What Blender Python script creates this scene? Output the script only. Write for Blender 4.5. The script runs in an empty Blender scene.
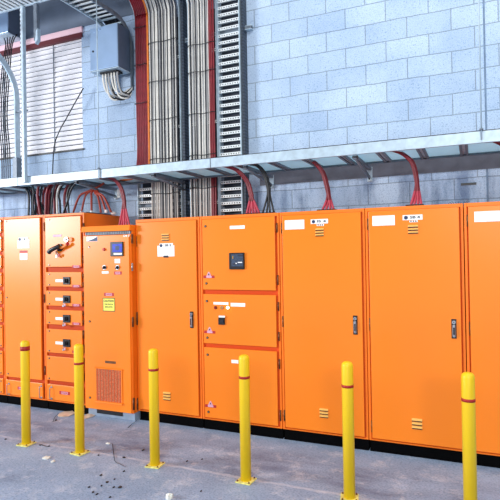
import bpy, bmesh, math, random
from mathutils import Vector, Matrix
random.seed(7)
sc = bpy.context.scene
COL = sc.collection
PI = math.pi

# ------------------------------------------------------------------ camera calibration
CD, CH, YAW, PITCH, ROLL, FPX = 4.48636553, 1.71575934, 0.409485832, 0.00863975890, -0.0166047077, 515.233493
CPOS = Vector((0, -CD, CH))
_cy, _sy = math.cos(YAW), math.sin(YAW)
CF = Vector((-_sy*math.cos(PITCH), _cy*math.cos(PITCH), math.sin(PITCH)))
_R = Vector((_cy, _sy, 0)); _U = _R.cross(CF)
CR = _R*math.cos(ROLL) + _U*math.sin(ROLL)
CU = -_R*math.sin(ROLL) + _U*math.cos(ROLL)
def on(px, py, ax, v):
    """point of the place seen at (px,py) of the photo, on the plane axis ax = v"""
    d = CF + CR*((px-250)/FPX) - CU*((py-250)/FPX)
    return CPOS + d*((v-CPOS[ax])/d[ax])
def front(px, py, y=0.0):
    p = on(px, py, 1, y); return p.x, p.z

cam_d = bpy.data.cameras.new('camera'); cam = bpy.data.objects.new('camera', cam_d); COL.objects.link(cam)
cam.matrix_world = Matrix(((CR.x, CU.x, -CF.x, CPOS.x), (CR.y, CU.y, -CF.y, CPOS.y), (CR.z, CU.z, -CF.z, CPOS.z), (0, 0, 0, 1)))
cam_d.sensor_width = 36; cam_d.lens = 36*FPX/500; cam_d.clip_start = .05
sc.camera = cam

# ------------------------------------------------------------------ materials
def srgb(r, g, b):
    f = lambda c: (c/255/12.92) if c/255 <= .04045 else ((c/255+.055)/1.055)**2.4
    return (f(r), f(g), f(b), 1)
def mat(name, col, rough=.5, metal=0., var=0., scale=8., bump=0., bscale=60., emit=0., coat=0., spec=.5, stretch=(1, 1, 1)):
    m = bpy.data.materials.new(name); m.use_nodes = True
    nt = m.node_tree; b = nt.nodes['Principled BSDF']
    b.inputs['Base Color'].default_value = col; b.inputs['Roughness'].default_value = rough
    b.inputs['Metallic'].default_value = metal; b.inputs['Specular IOR Level'].default_value = spec
    b.inputs['Coat Weight'].default_value = coat; b.inputs['Coat Roughness'].default_value = .3
    tc = nt.nodes.new('ShaderNodeTexCoord')
    mp = nt.nodes.new('ShaderNodeMapping'); mp.inputs['Scale'].default_value = stretch
    nt.links.new(tc.outputs['Object'], mp.inputs['Vector'])
    if var:
        n = nt.nodes.new('ShaderNodeTexNoise'); n.inputs['Scale'].default_value = scale; n.inputs['Detail'].default_value = 5
        nt.links.new(mp.outputs[0], n.inputs['Vector'])
        mx = nt.nodes.new('ShaderNodeMix'); mx.data_type = 'RGBA'
        rp = nt.nodes.new('ShaderNodeMapRange'); rp.inputs[1].default_value = .3; rp.inputs[2].default_value = .7
        nt.links.new(n.outputs[0], rp.inputs[0]); nt.links.new(rp.outputs[0], mx.inputs[0])
        mx.inputs[6].default_value = [c*(1-var) for c in col[:3]]+[1]
        mx.inputs[7].default_value = [min(1, c*(1+var)) for c in col[:3]]+[1]
        nt.links.new(mx.outputs[2], b.inputs['Base Color'])
    if bump:
        n2 = nt.nodes.new('ShaderNodeTexNoise'); n2.inputs['Scale'].default_value = bscale; n2.inputs['Detail'].default_value = 3
        nt.links.new(mp.outputs[0], n2.inputs['Vector'])
        bp = nt.nodes.new('ShaderNodeBump'); bp.inputs['Strength'].default_value = bump; bp.inputs['Distance'].default_value = .01
        nt.links.new(n2.outputs[0], bp.inputs['Height']); nt.links.new(bp.outputs[0], b.inputs['Normal'])
    if emit:
        b.inputs['Emission Color'].default_value = col; b.inputs['Emission Strength'].default_value = emit
    return m

M = {}
M['orange'] = mat('orange_enamel', srgb(255, 134, 28), .33, var=.04, scale=1.3, bump=.02, bscale=180, coat=.06, spec=.36)
M['lip_highlight'] = mat('orange_lip_highlight', srgb(255, 196, 104), .3)  # cabinet orange with the vent lips' pale highlight put into it
M['orange_frame'] = mat('orange_enamel_frame', srgb(255, 126, 24), .45, var=.05, scale=3, spec=.4)
M['orange_gap'] = mat('shaded_orange_reveal', srgb(226, 82, 26), .6, spec=.2)  # orange darkened for the shade inside the door gaps
M['orange_gap_dark'] = mat('dark_shaded_reveal', srgb(196, 70, 24), .6, spec=.2)  # deeper gap shade in the colour, for the tall cabinets
M['orange_copper'] = mat('copper_vent_mesh', srgb(196, 104, 62), .6, var=.4, scale=90, bump=.5, bscale=200)
M['black'] = mat('black_plastic', srgb(20, 20, 26), .4, var=.15, scale=30)
M['black_paint'] = mat('black_plinth_paint', (.0012, .0014, .002, 1), .9, var=.3, scale=12, bump=.1, spec=.08)
M['yellow'] = mat('yellow_post_paint', srgb(255, 208, 18), .45, var=.07, scale=6, bump=.06, bscale=90, stretch=(1, 1, .3))
M['yellow_plate'] = mat('worn_yellow_plate', srgb(240, 224, 130), .6, var=.3, scale=30, bump=.2)
M['red_tape'] = mat('red_tape', srgb(170, 28, 22), .5, var=.2, scale=20)
M['white'] = mat('white_label', srgb(250, 250, 248), .5, var=.01)
M['ink'] = mat('dark_ink', srgb(30, 32, 48), .6)
M['blue_ink'] = mat('navy_emblem', srgb(30, 52, 92), .5)
M['pink_label'] = mat('pale_pink_label', srgb(228, 170, 190), .5)
M['red_label'] = mat('red_label', srgb(186, 30, 30), .5)
M['caution'] = mat('caution_yellow', srgb(240, 232, 90), .5)
M['chrome'] = mat('chrome_plate', srgb(176, 180, 188), .3, 1., var=.1, scale=20)
M['steel'] = mat('dark_hinge_steel', srgb(120, 84, 60), .4, .8, var=.2, scale=30)
M['galv'] = mat('galvanised_steel', srgb(186, 204, 216), .45, .2, var=.14, scale=16, bump=.04)
M['translucent_sheet'] = mat('bright_translucent_sheet', srgb(225, 248, 255), .5, .0, var=.05, scale=10)  # made pale and translucent to brighten the tray underside
_m = M['translucent_sheet']; _t = _m.node_tree; _tr = _t.nodes.new('ShaderNodeBsdfTranslucent'); _tr.inputs[0].default_value = srgb(225, 248, 255)
_mx = _t.nodes.new('ShaderNodeMixShader'); _mx.inputs[0].default_value = .6; _out = _t.nodes['Material Output']
_t.links.new(_t.nodes['Principled BSDF'].outputs[0], _mx.inputs[1]); _t.links.new(_tr.outputs[0], _mx.inputs[2]); _t.links.new(_mx.outputs[0], _out.inputs[0])
M['galv_dark'] = mat('weathered_galvanised', srgb(120, 130, 142), .5, .3, var=.2, scale=20)
M['plinth_grey'] = mat('grey_plinth_paint', srgb(140, 156, 176), .6, var=.15)
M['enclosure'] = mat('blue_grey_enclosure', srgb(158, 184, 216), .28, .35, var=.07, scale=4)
M['enclosure_shaded'] = mat('blue_grey_shaded_side', srgb(88, 102, 124), .5, .2, var=.1, scale=6)  # darker copy of the enclosure colour, shading the box sides
M['cable_red'] = mat('red_cable_sheath', srgb(126, 22, 36), .42, var=.2, scale=14)
M['cable_pink'] = mat('pink_cable_core', srgb(190, 56, 78), .45, var=.15, scale=20)
M['cable_rust'] = mat('orange_red_cable', srgb(160, 52, 30), .45, var=.15, scale=14)
M['cable_orange'] = mat('orange_cable_sheath', srgb(232, 128, 44), .45, var=.1, scale=14)
M['cable_black'] = mat('black_cable_sheath', srgb(18, 19, 24), .4, var=.2, scale=14)
M['cable_white'] = mat('white_cable_sheath', srgb(226, 222, 214), .5, var=.18, scale=9, stretch=(1, 1, .4))
M['cable_grey'] = mat('grey_cable_sheath', srgb(160, 160, 160), .5, var=.25, scale=9, stretch=(1, 1, .4))
M['cable_dark'] = mat('dark_grey_cable_sheath', srgb(42, 44, 52), .5, var=.3, scale=9)
M['lamp_red'] = mat('red_lens', srgb(150, 20, 24), .2)
M['lamp_amber'] = mat('amber_lens', srgb(190, 140, 50), .2)
M['lamp_lit'] = mat('lit_lens', srgb(255, 244, 200), .2, emit=12)
M['screen'] = mat('blue_display', srgb(40, 62, 170), .2, var=.35, scale=40, emit=.35)
M['meter'] = mat('slate_meter_face', srgb(66, 78, 98), .25, var=.4, scale=60)
M['card'] = mat('torn_cardboard', srgb(222, 196, 172), .8, var=.15, scale=20)
M['paper'] = mat('white_paper_scrap', srgb(236, 236, 226), .8, var=.05)
M['leaf'] = mat('dry_dark_leaf', srgb(52, 48, 50), .8)
M['plant'] = mat('dark_weed', srgb(60, 74, 62), .8)

# perforated strut / rung: light steel with a row of dark slots
def slotted(name, axis, pitch, across=None, col=(210, 218, 224)):
    m = mat(name, srgb(*col), .45, .2)
    nt = m.node_tree; b = nt.nodes['Principled BSDF']
    tc = nt.nodes.new('ShaderNodeTexCoord'); sp = nt.nodes.new('ShaderNodeSeparateXYZ')
    nt.links.new(tc.outputs['Object'], sp.inputs[0])
    a = nt.nodes.new('ShaderNodeMath'); a.operation = 'FRACT'
    d = nt.nodes.new('ShaderNodeMath'); d.operation = 'DIVIDE'; d.inputs[1].default_value = pitch
    nt.links.new(sp.outputs['XYZ'.index(axis)], d.inputs[0]); nt.links.new(d.outputs[0], a.inputs[0])
    l = nt.nodes.new('ShaderNodeMath'); l.operation = 'LESS_THAN'; l.inputs[1].default_value = .5
    nt.links.new(a.outputs[0], l.inputs[0]); last = l.outputs[0]
    if across:
        ax2, c, w = across
        s = nt.nodes.new('ShaderNodeMath'); s.operation = 'SUBTRACT'; s.inputs[1].default_value = c
        ab = nt.nodes.new('ShaderNodeMath'); ab.operation = 'ABSOLUTE'
        l2 = nt.nodes.new('ShaderNodeMath'); l2.operation = 'LESS_THAN'; l2.inputs[1].default_value = w
        nt.links.new(sp.outputs['XYZ'.index(ax2)], s.inputs[0]); nt.links.new(s.outputs[0], ab.inputs[0]); nt.links.new(ab.outputs[0], l2.inputs[0])
        mu = nt.nodes.new('ShaderNodeMath'); mu.operation = 'MULTIPLY'
        nt.links.new(last, mu.inputs[0]); nt.links.new(l2.outputs[0], mu.inputs[1]); last = mu.outputs[0]
    mx = nt.nodes.new('ShaderNodeMix'); mx.data_type = 'RGBA'
    mx.inputs[6].default_value = srgb(*col); mx.inputs[7].default_value = srgb(40, 46, 56)
    nt.links.new(last, mx.inputs[0]); nt.links.new(mx.outputs[2], b.inputs['Base Color'])
    return m

def wall_mat():
    m = bpy.data.materials.new('painted_blockwork'); m.use_nodes = True
    nt = m.node_tree; N = nt.nodes; L = nt.links; b = N['Principled BSDF']; b.inputs['Roughness'].default_value = .75
    b.inputs['Specular IOR Level'].default_value = .25
    tc = N.new('ShaderNodeTexCoord'); sp = N.new('ShaderNodeSeparateXYZ'); L.new(tc.outputs['Object'], sp.inputs[0])
    cb = N.new('ShaderNodeCombineXYZ')
    ax = N.new('ShaderNodeMath'); ax.operation = 'ADD'; ax.inputs[1].default_value = 20.0 + .155
    az = N.new('ShaderNodeMath'); az.operation = 'ADD'; az.inputs[1].default_value = .008
    L.new(sp.outputs[0], ax.inputs[0]); L.new(sp.outputs[2], az.inputs[0])
    # a little wobble so the courses are not ruler straight
    nz = N.new('ShaderNodeTexNoise'); nz.inputs['Scale'].default_value = 3.5; nz.inputs['Detail'].default_value = 4
    L.new(tc.outputs['Object'], nz.inputs['Vector'])
    wob = N.new('ShaderNodeMath'); wob.operation = 'MULTIPLY_ADD'; wob.inputs[1].default_value = .026; wob.inputs[2].default_value = -.013
    L.new(nz.outputs[0], wob.inputs[0])
    az2 = N.new('ShaderNodeMath'); L.new(az.outputs[0], az2.inputs[0]); L.new(wob.outputs[0], az2.inputs[1])
    L.new(ax.outputs[0], cb.inputs[0]); L.new(az2.outputs[0], cb.inputs[1])
    br = N.new('ShaderNodeTexBrick'); L.new(cb.outputs[0], br.inputs['Vector'])
    br.inputs['Scale'].default_value = 1; br.inputs['Brick Width'].default_value = .4; br.inputs['Row Height'].default_value = .2
    br.inputs['Mortar Size'].default_value = .0055; br.inputs['Mortar Smooth'].default_value = .3; br.inputs['Bias'].default_value = 0
    br.offset = .5; br.offset_frequency = 2
    br.inputs['Color1'].default_value = srgb(184, 204, 228); br.inputs['Color2'].default_value = srgb(200, 218, 238)
    br.inputs['Mortar'].default_value = srgb(152, 166, 182)
    # broad mottling
    def noise(scale, detail, lo, hi, vec=None, rough=.6):
        n = N.new('ShaderNodeTexNoise'); n.inputs['Scale'].default_value = scale; n.inputs['Detail'].default_value = detail
        n.inputs['Roughness'].default_value = rough
        L.new(vec or tc.outputs['Object'], n.inputs['Vector'])
        r = N.new('ShaderNodeMapRange'); r.inputs[1].default_value = lo; r.inputs[2].default_value = hi
        L.new(n.outputs[0], r.inputs[0]); return r.outputs[0]
    def mul(col, fac, c, amt=1.0):
        mx = N.new('ShaderNodeMix'); mx.data_type = 'RGBA'; mx.blend_type = 'MULTIPLY'
        f = N.new('ShaderNodeMath'); f.operation = 'MULTIPLY'; f.inputs[1].default_value = amt; L.new(fac, f.inputs[0])
        L.new(f.outputs[0], mx.inputs[0]); L.new(col, mx.inputs[6]); mx.inputs[7].default_value = c; return mx.outputs[2]
    col = br.outputs['Color']
    col = mul(col, noise(1.6, 6, .42, .68), (.80, .84, .90, 1))
    col = mul(col, noise(64, 3, .56, .70), (.58, .65, .74, 1))          # pores
    col = mul(col, noise(110, 2, .48, .68), (.60, .67, .76, 1), .9)
    # darker vertical smudges on the low courses behind the cabinets
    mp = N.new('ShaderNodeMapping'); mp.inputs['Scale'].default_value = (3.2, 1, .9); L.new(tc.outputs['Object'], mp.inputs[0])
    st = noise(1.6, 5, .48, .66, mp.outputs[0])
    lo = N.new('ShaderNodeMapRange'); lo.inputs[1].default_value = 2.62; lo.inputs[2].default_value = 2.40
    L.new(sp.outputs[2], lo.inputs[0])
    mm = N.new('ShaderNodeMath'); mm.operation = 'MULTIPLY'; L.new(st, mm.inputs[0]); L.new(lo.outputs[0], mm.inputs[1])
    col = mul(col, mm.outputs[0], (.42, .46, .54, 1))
    L.new(col, b.inputs['Base Color'])
    bp = N.new('ShaderNodeBump'); bp.inputs['Strength'].default_value = .35; bp.inputs['Distance'].default_value = .01
    h = N.new('ShaderNodeMath'); h.operation = 'MULTIPLY_ADD'; h.inputs[1].default_value = -1.0
    L.new(br.outputs['Fac'], h.inputs[0]); L.new(noise(90, 4, .3, .7), h.inputs[2])
    L.new(h.outputs[0], bp.inputs['Height']); L.new(bp.outputs[0], b.inputs['Normal'])
    return m
M['wall'] = wall_mat()

def floor_mat():
    m = bpy.data.materials.new('stained_concrete'); m.use_nodes = True
    nt = m.node_tree; N = nt.nodes; L = nt.links; b = N['Principled BSDF']; b.inputs['Roughness'].default_value = .62
    b.inputs['Specular IOR Level'].default_value = .3
    tc = N.new('ShaderNodeTexCoord'); sp = N.new('ShaderNodeSeparateXYZ'); L.new(tc.outputs['Object'], sp.inputs[0])
    def noise(scale, detail, lo, hi, st=(1, 1, 1), rough=.6, off=0):
        mp = N.new('ShaderNodeMapping'); mp.inputs['Scale'].default_value = st; mp.inputs['Location'].default_value = (off, off, 0)
        L.new(tc.outputs['Object'], mp.inputs[0])
        n = N.new('ShaderNodeTexNoise'); n.inputs['Scale'].default_value = scale; n.inputs['Detail'].default_value = detail
        n.inputs['Roughness'].default_value = rough; L.new(mp.outputs[0], n.inputs['Vector'])
        r = N.new('ShaderNodeMapRange'); r.inputs[1].default_value = lo; r.inputs[2].default_value = hi
        L.new(n.outputs[0], r.inputs[0]); return r.outputs[0]
    def mix(col, fac, c, mode='MIX', amt=1.0):
        mx = N.new('ShaderNodeMix'); mx.data_type = 'RGBA'; mx.blend_type = mode
        f = N.new('ShaderNodeMath'); f.operation = 'MULTIPLY'; f.inputs[1].default_value = amt; L.new(fac, f.inputs[0])
        L.new(f.outputs[0], mx.inputs[0])
        if hasattr(col, 'links'): L.new(col, mx.inputs[6])
        else: mx.inputs[6].default_value = col
        mx.inputs[7].default_value = c; return mx.outputs[2]
    col = mix(srgb(146, 168, 196), noise(1.3, 6, .35, .65), srgb(170, 190, 216))
    # band of brownish stain between the posts and the cabinets
    band = N.new('ShaderNodeMath'); band.operation = 'SUBTRACT'; band.inputs[1].default_value = -.62; L.new(sp.outputs[1], band.inputs[0])
    ab = N.new('ShaderNodeMath'); ab.operation = 'ABSOLUTE'; L.new(band.outputs[0], ab.inputs[0])
    rg = N.new('ShaderNodeMapRange'); rg.inputs[1].default_value = .42; rg.inputs[2].default_value = .12; L.new(ab.outputs[0], rg.inputs[0])
    s = N.new('ShaderNodeMath'); s.operation = 'MULTIPLY'; L.new(rg.outputs[0], s.inputs[0]); L.new(noise(2.0, 5, .42, .66, (.8, 2.2, 1), off=3), s.inputs[1])
    col = mix(col, s.outputs[0], (.54, .53, .58, 1), 'MULTIPLY', 1.0)
    col = mix(col, noise(2.6, 6, .56, .74, off=9), (.60, .60, .64, 1), 'MULTIPLY', .8)
    col = mix(col, noise(5, 6, .52, .66, off=5, rough=.75), (1, 1, 1, 1), 'MIX', .3)
    col = mix(col, noise(60, 4, .46, .68), (.60, .63, .68, 1), 'MULTIPLY', .9)
    # pale saw-cut line that runs along the row of posts
    l0 = N.new('ShaderNodeMath'); l0.operation = 'ADD'; l0.inputs[1].default_value = .875; L.new(sp.outputs[1], l0.inputs[0])
    wv = N.new('ShaderNodeTexNoise'); wv.inputs['Scale'].default_value = 7; L.new(tc.outputs['Object'], wv.inputs['Vector'])
    w2 = N.new('ShaderNodeMath'); w2.operation = 'MULTIPLY_ADD'; w2.inputs[1].default_value = .05; w2.inputs[2].default_value = -.025; L.new(wv.outputs[0], w2.inputs[0])
    l1 = N.new('ShaderNodeMath'); L.new(l0.outputs[0], l1.inputs[0]); L.new(w2.outputs[0], l1.inputs[1])
    l2 = N.new('ShaderNodeMath'); l2.operation = 'ABSOLUTE'; L.new(l1.outputs[0], l2.inputs[0])
    l3 = N.new('ShaderNodeMapRange'); l3.inputs[1].default_value = .024; l3.inputs[2].default_value = .008; L.new(l2.outputs[0], l3.inputs[0])
    l4 = N.new('ShaderNodeMath'); l4.operation = 'MULTIPLY'; L.new(l3.outputs[0], l4.inputs[0]); L.new(noise(9, 4, .3, .6), l4.inputs[1])
    col = mix(col, l4.outputs[0], srgb(206, 212, 224), 'MIX', .75)
    L.new(col, b.inputs['Base Color'])
    bp = N.new('ShaderNodeBump'); bp.inputs['Strength'].default_value = .3; bp.inputs['Distance'].default_value = .006
    L.new(noise(60, 5, .3, .7), bp.inputs['Height']); L.new(bp.outputs[0], b.inputs['Normal'])
    return m
M['floor'] = floor_mat()

# ------------------------------------------------------------------ building helpers
ORIG = {}
class MB:
    def __init__(s): s.bm = bmesh.new(); s.mats = []; s.mi = 0
    def use(s, m):
        m = M[m] if isinstance(m, str) else m
        if m not in s.mats: s.mats.append(m)
        s.mi = s.mats.index(m); return s
    def _fin(s, faces, smooth=False):
        for f in faces: f.material_index = s.mi; f.smooth = smooth
    def box(s, x0, x1, y0, y1, z0, z1, bev=0, seg=1, rot=None, piv=None):
        c = Vector(((x0+x1)/2, (y0+y1)/2, (z0+z1)/2))
        t = bmesh.new(); r = bmesh.ops.create_cube(t, size=1)
        for v in t.verts: v.co = Vector((v.co.x*(x1-x0), v.co.y*(y1-y0), v.co.z*(z1-z0)))
        if bev: bmesh.ops.bevel(t, geom=list(t.edges), offset=bev, segments=seg, affect='EDGES', profile=.5)
        mtx = Matrix.Translation(c)
        if rot is not None: mtx = Matrix.Translation(piv or c) @ rot.to_4x4() @ Matrix.Translation(-(piv or c)) @ mtx
        s._merge(t, mtx); return s
    def _merge(s, t, mtx, smooth=False):
        mp = {}
        for v in t.verts: mp[v] = s.bm.verts.new(mtx @ v.co)
        fs = []
        for f in t.faces:
            try: nf = s.bm.faces.new([mp[v] for v in f.verts]); nf.smooth = smooth or f.smooth; nf.material_index = s.mi; fs.append(nf)
            except ValueError: pass
        t.free(); return fs
    def prism(s, pts, axis, a, b, smooth=False):
        """pts: 2D outline; axis the extrude axis; other two in order"""
        def mk(p, v):
            if axis == 0: return Vector((v, p[0], p[1]))
            if axis == 1: return Vector((p[0], v, p[1]))
            return Vector((p[0], p[1], v))
        A = [s.bm.verts.new(mk(p, a)) for p in pts]; B = [s.bm.verts.new(mk(p, b)) for p in pts]
        fs = [s.bm.faces.new(A), s.bm.faces.new(B[::-1])]; n = len(pts)
        for i in range(n):
            f = s.bm.faces.new((A[i], B[i], B[(i+1) % n], A[(i+1) % n])); fs.append(f)
        s._fin(fs, False)
        if smooth:
            for f in fs[2:]: f.smooth = True
        return s
    def cyl(s, p, q, r, r2=None, n=16, cap=True):
        p = Vector(p); q = Vector(q); d = q-p; r2 = r if r2 is None else r2
        t = bmesh.new(); bmesh.ops.create_cone(t, cap_ends=cap, segments=n, radius1=r, radius2=r2, depth=d.length)
        for f in t.faces: f.smooth = len(f.verts) == 4
        s._merge(t, Matrix.Translation((p+q)/2) @ d.to_track_quat('Z', 'Y').to_matrix().to_4x4()); return s
    def lathe(s, c, prof, n=24):
        rings = []
        for r, z in prof:
            rings.append([s.bm.verts.new((c[0]+max(r, 1e-5)*math.cos(2*PI*i/n), c[1]+max(r, 1e-5)*math.sin(2*PI*i/n), c[2]+z)) for i in range(n)])
        fs = []
        for a, b in zip(rings, rings[1:]):
            for i in range(n): fs.append(s.bm.faces.new((a[i], a[(i+1) % n], b[(i+1) % n], b[i])))
        s._fin(fs, True); return s
    def tube(s, pts, r, n=8, step=6, smooth=True, r_end=None, tip=None, tipf=.84):
        P = [Vector(p) for p in pts]
        if smooth and len(P) > 2:
            Q = []
            for i in range(len(P)-1):
                p0 = P[max(i-1, 0)]; p1 = P[i]; p2 = P[i+1]; p3 = P[min(i+2, len(P)-1)]
                for k in range(step):
                    t = k/step
                    Q.append(.5*((2*p1)+(-p0+p2)*t+(2*p0-5*p1+4*p2-p3)*t*t+(-p0+3*p1-3*p2+p3)*t**3))
            Q.append(P[-1]); P = Q
        up = None; rings = []
        for i, p in enumerate(P):
            d = (P[min(i+1, len(P)-1)]-P[max(i-1, 0)]).normalized()
            if up is None: up = d.orthogonal().normalized()
            up = (up-d*up.dot(d)).normalized(); sd = d.cross(up)
            rr = r if r_end is None else r+(r_end-r)*i/(len(P)-1)
            rings.append([s.bm.verts.new(p+(up*math.cos(2*PI*k/n)+sd*math.sin(2*PI*k/n))*rr) for k in range(n)])
        fs = []
        for a, b in zip(rings, rings[1:]):
            for k in range(n): fs.append(s.bm.faces.new((a[k], a[(k+1) % n], b[(k+1) % n], b[k])))
        fs.append(s.bm.faces.new(rings[0][::-1])); fs.append(s.bm.faces.new(rings[-1]))
        s._fin(fs, True); fs[-1].smooth = fs[-2].smooth = False
        if tip:
            s.use(tip)
            for i, f in enumerate(fs[:-2]):
                if i//n >= (len(rings)-1)*tipf: f.material_index = s.mi
        return s
    def text(s, body, x, y, z, h, w=None):
        """raised lettering facing -y, centred on (x,z), cap height h, fitted to width w"""
        cu = bpy.data.curves.new('t', 'FONT'); cu.body = body; cu.align_x = 'CENTER'; cu.align_y = 'CENTER'; cu.size = h*1.35; cu.extrude = .0004; cu.offset = h*.035
        o = bpy.data.objects.new('t', cu); COL.objects.link(o)
        bpy.context.view_layer.update()
        me = bpy.data.meshes.new_from_object(o.evaluated_get(bpy.context.evaluated_depsgraph_get()))
        t = bmesh.new(); t.from_mesh(me)
        xs = [v.co.x for v in t.verts]; k = 1
        if w and xs and (max(xs)-min(xs)) > 0: k = w/(max(xs)-min(xs))
        s._merge(t, Matrix.Translation((x, y, z)) @ Matrix.Rotation(PI/2, 4, 'X') @ Matrix.Diagonal((k, 1, 1, 1)))
        bpy.data.objects.remove(o); bpy.data.curves.remove(cu); bpy.data.meshes.remove(me); return s
    def build(s, name, parent=None, origin=None, label=None):
        o_ = ORIG[parent.name] if parent else Vector(origin or (0, 0, 0))
        bmesh.ops.recalc_face_normals(s.bm, faces=s.bm.faces)
        for v in s.bm.verts: v.co -= o_
        me = bpy.data.meshes.new(name); s.bm.to_mesh(me); s.bm.free()
        for m in s.mats: me.materials.append(m)
        o = bpy.data.objects.new(name, me); COL.objects.link(o)
        if parent: o.parent = parent
        else: o.location = o_
        ORIG[o.name] = o_
        if label: o['label'] = label
        return o
def tag(o, label, cat, group=None, kind=None):
    o['label'] = label; o['category'] = cat
    if group: o['group'] = group
    if kind: o['kind'] = kind
    return o
def thing(name, loc, label, cat, group=None):
    o = bpy.data.objects.new(name, None); COL.objects.link(o); o.location = loc; o.empty_display_size = .1
    ORIG[o.name] = Vector(loc); return tag(o, label, cat, group)
def struct(o): o['kind'] = 'structure'; return o
def dup(root, delta, label, group=None):
    def cp(o, parent):
        c = o.copy(); COL.objects.link(c)
        if parent: c.parent = parent
        for ch in kids.get(o.name, []): cp(ch, c)
        return c
    kids = {}
    for o in list(COL.objects):
        if o.parent: kids.setdefault(o.parent.name, []).append(o)
    c = cp(root, None); c.location = Vector(root.location)+Vector(delta); c['label'] = label
    if group: c['group'] = group
    ORIG[c.name] = ORIG[root.name]+Vector(delta); return c

WY = .70        # wall face

# ------------------------------------------------------------------ the setting
b = MB().use('floor'); b.box(-12, 6, -9, WY+.25, -.2, 0); struct(b.build('floor'))
SX0, SX1, SZ0, SZ1 = -6.9, -4.552, 3.105, 4.56    # opening behind the louvres
for nm, q in (('wall_back', (SX1, 5, 0, 6.2)), ('wall_left', (-12, SX0, 0, 6.2)), ('wall_back', (SX0, SX1, 0, SZ0)), ('wall_back', (SX0, SX1, SZ1, 6.2))):
    struct(MB().use('wall').box(q[0], q[1], WY, WY+.2, q[2], q[3]).build(nm))
M['joint'] = mat('joint_sealant', srgb(112, 134, 160), .8, var=.2, scale=20)
b = MB().use('joint').box(.118, .134, WY-.003, WY+.002, 0, 6)
b = b.build('trim_1'); struct(b)
M['concrete'] = mat('grey_concrete_lintel', srgb(100, 112, 130), .8, var=.16, scale=3, bump=.2)
b = MB().use('concrete').box(-7.2, -3.66, WY-.012, WY+.01, 4.66, 5.4, bev=.004); struct(b.build('trim_2'))

struct(MB().use('concrete').box(-12, -2.0, -4.2, WY+.2, 5.2, 5.4).build('shading_slab'))  # unseen slab added to shade the upper left wall

M['band'] = mat('tray_shadow_grey', srgb(104, 108, 120), .8, var=.18, scale=9, bump=.2)  # grey standing in for the tray's cast shadow on the wall
struct(MB().use('band').box(-2.12, 5, WY-.004, WY+.002, 2.462, 2.60).build('tray_shadow_strip'))

# louvred opening
M['louvre'] = mat('white_louvre_blade', srgb(252, 249, 252), .45, var=.02, scale=5)
M['lou_gap'] = mat('louvre_shadow', srgb(74, 80, 100), .7)
lt = thing('louvre_panel', ((SX0+SX1)/2, WY, SZ0), 'white horizontal louvre panel with a red head strip in the block wall above the cabinets', 'louvre')
b = MB().use('lou_gap').box(SX0, SX1, WY+.09, WY+.11, SZ0, SZ1); b.build('backing', lt)
nb = 22; pitch = (SZ1-SZ0)/nb
b = MB().use('louvre')
for i in range(nb):
    z = SZ0+i*pitch
    b.prism([(WY+.022, z+.009), (WY+.045, z+.006), (WY+.055, z+pitch*.97), (WY+.040, z+pitch*.97)], 0, SX0+.01, SX1-.01)
b.build('blade_panel', lt)
for x in (-5.045, -5.95): MB().use('galv_dark').box(x-.003, x+.003, WY+.016, WY+.03, SZ0, SZ1).build('mullion', lt)
M['head_pink'] = mat('pale_pink_head', srgb(240, 200, 208), .5); M['head_red'] = mat('dark_red_head', srgb(96, 22, 34), .6)
b = MB().use('head_pink').box(SX0-.03, SX1+.03, WY-.03, WY+.02, 4.585, 4.66, bev=.004); b.use('head_red').box(SX0-.03, SX1+.02, WY-.02, WY+.03, 4.525, 4.585)
b.build('head_strip', lt)
b = MB().use('black').box(SX0-.02, SX1+.02, WY-.02, WY+.03, SZ0-.022, SZ0); b.build('sill', lt)

# ------------------------------------------------------------------ small fittings (all sub-parts of a door)
YD = -.016   # door face relative to the frame
def P(px, py, y): return front(px, py, y)
def plate_at(b, px, py, wpx, hpx, y, m, t=.003, bev=.0015):
    x0, _ = P(px-wpx/2, py, y); x1, _ = P(px+wpx/2, py, y); _, z1 = P(px, py-hpx/2, y); _, z0 = P(px, py+hpx/2, y)
    b.use(m).box(x0, x1, y-t, y+.002, z0, z1, bev=min(bev, t*.45)); return x0, x1, z0, z1
def label_plate(door, y, px, py, w, h, name='label_plate', m='white', text=None, ink='ink', emblem=False, label=None):
    b = MB(); x0, x1, z0, z1 = plate_at(b, px, py, w, h, y, m)
    W, H = x1-x0, z1-z0
    if emblem:
        b.use('blue_ink').cyl((x0+W*.17, y-.0025, (z0+z1)/2), (x0+W*.17, y-.006, (z0+z1)/2), H*.36, n=16)
    if text: b.use(ink).text(text, (x0+x1)/2+(W*.12 if emblem else 0), y-.0034, (z0+z1)/2, H*.5, W*(.5 if emblem else .78))
    return b.build(name, door, label=label)
def danger(door, y, px, py, w=9, h=3.2):
    b = MB(); x0, x1, z0, z1 = plate_at(b, px, py, w, h, y, 'red_label', bev=.001)
    W, H = x1-x0, z1-z0
    b.use('pink_label').box(x0+W*.2, x1-W*.2, y-.0042, y-.002, z0+H*.12, z1-H*.12)
    b.use('red_label').text('DANGER', (x0+x1)/2, y-.0046, (z0+z1)/2, H*.42, W*.52)
    return b.build('danger_label', door)
def fastener(door, y, px, py, r=.011):
    x, z = P(px, py, y); b = MB().use('black').cyl((x, y+.002, z), (x, y-.006, z), r, n=14)
    b.use('chrome').cyl((x, y-.005, z), (x, y-.009, z), r*.45, n=8); return b.build('quarter_turn_lock', door)
def hinge(parent, y, px, py0, py1, m='steel', w=.014):
    x, z1 = P(px, py0, y); _, z0 = P(px, py1, y); zm = (z0+z1)/2
    b = MB().use(m); b.box(x-w/2, x+w/2, y-.006, y+.012, z0, z1, bev=.002)
    b.cyl((x, y-.008, z0+.006), (x, y-.008, z1-.006), w*.42, n=10)
    b.use('black').box(x-w*.5, x+w*.5, y-.0125, y-.004, zm-.0015, zm+.0015)
    return b.build('hinge', parent)
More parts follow.
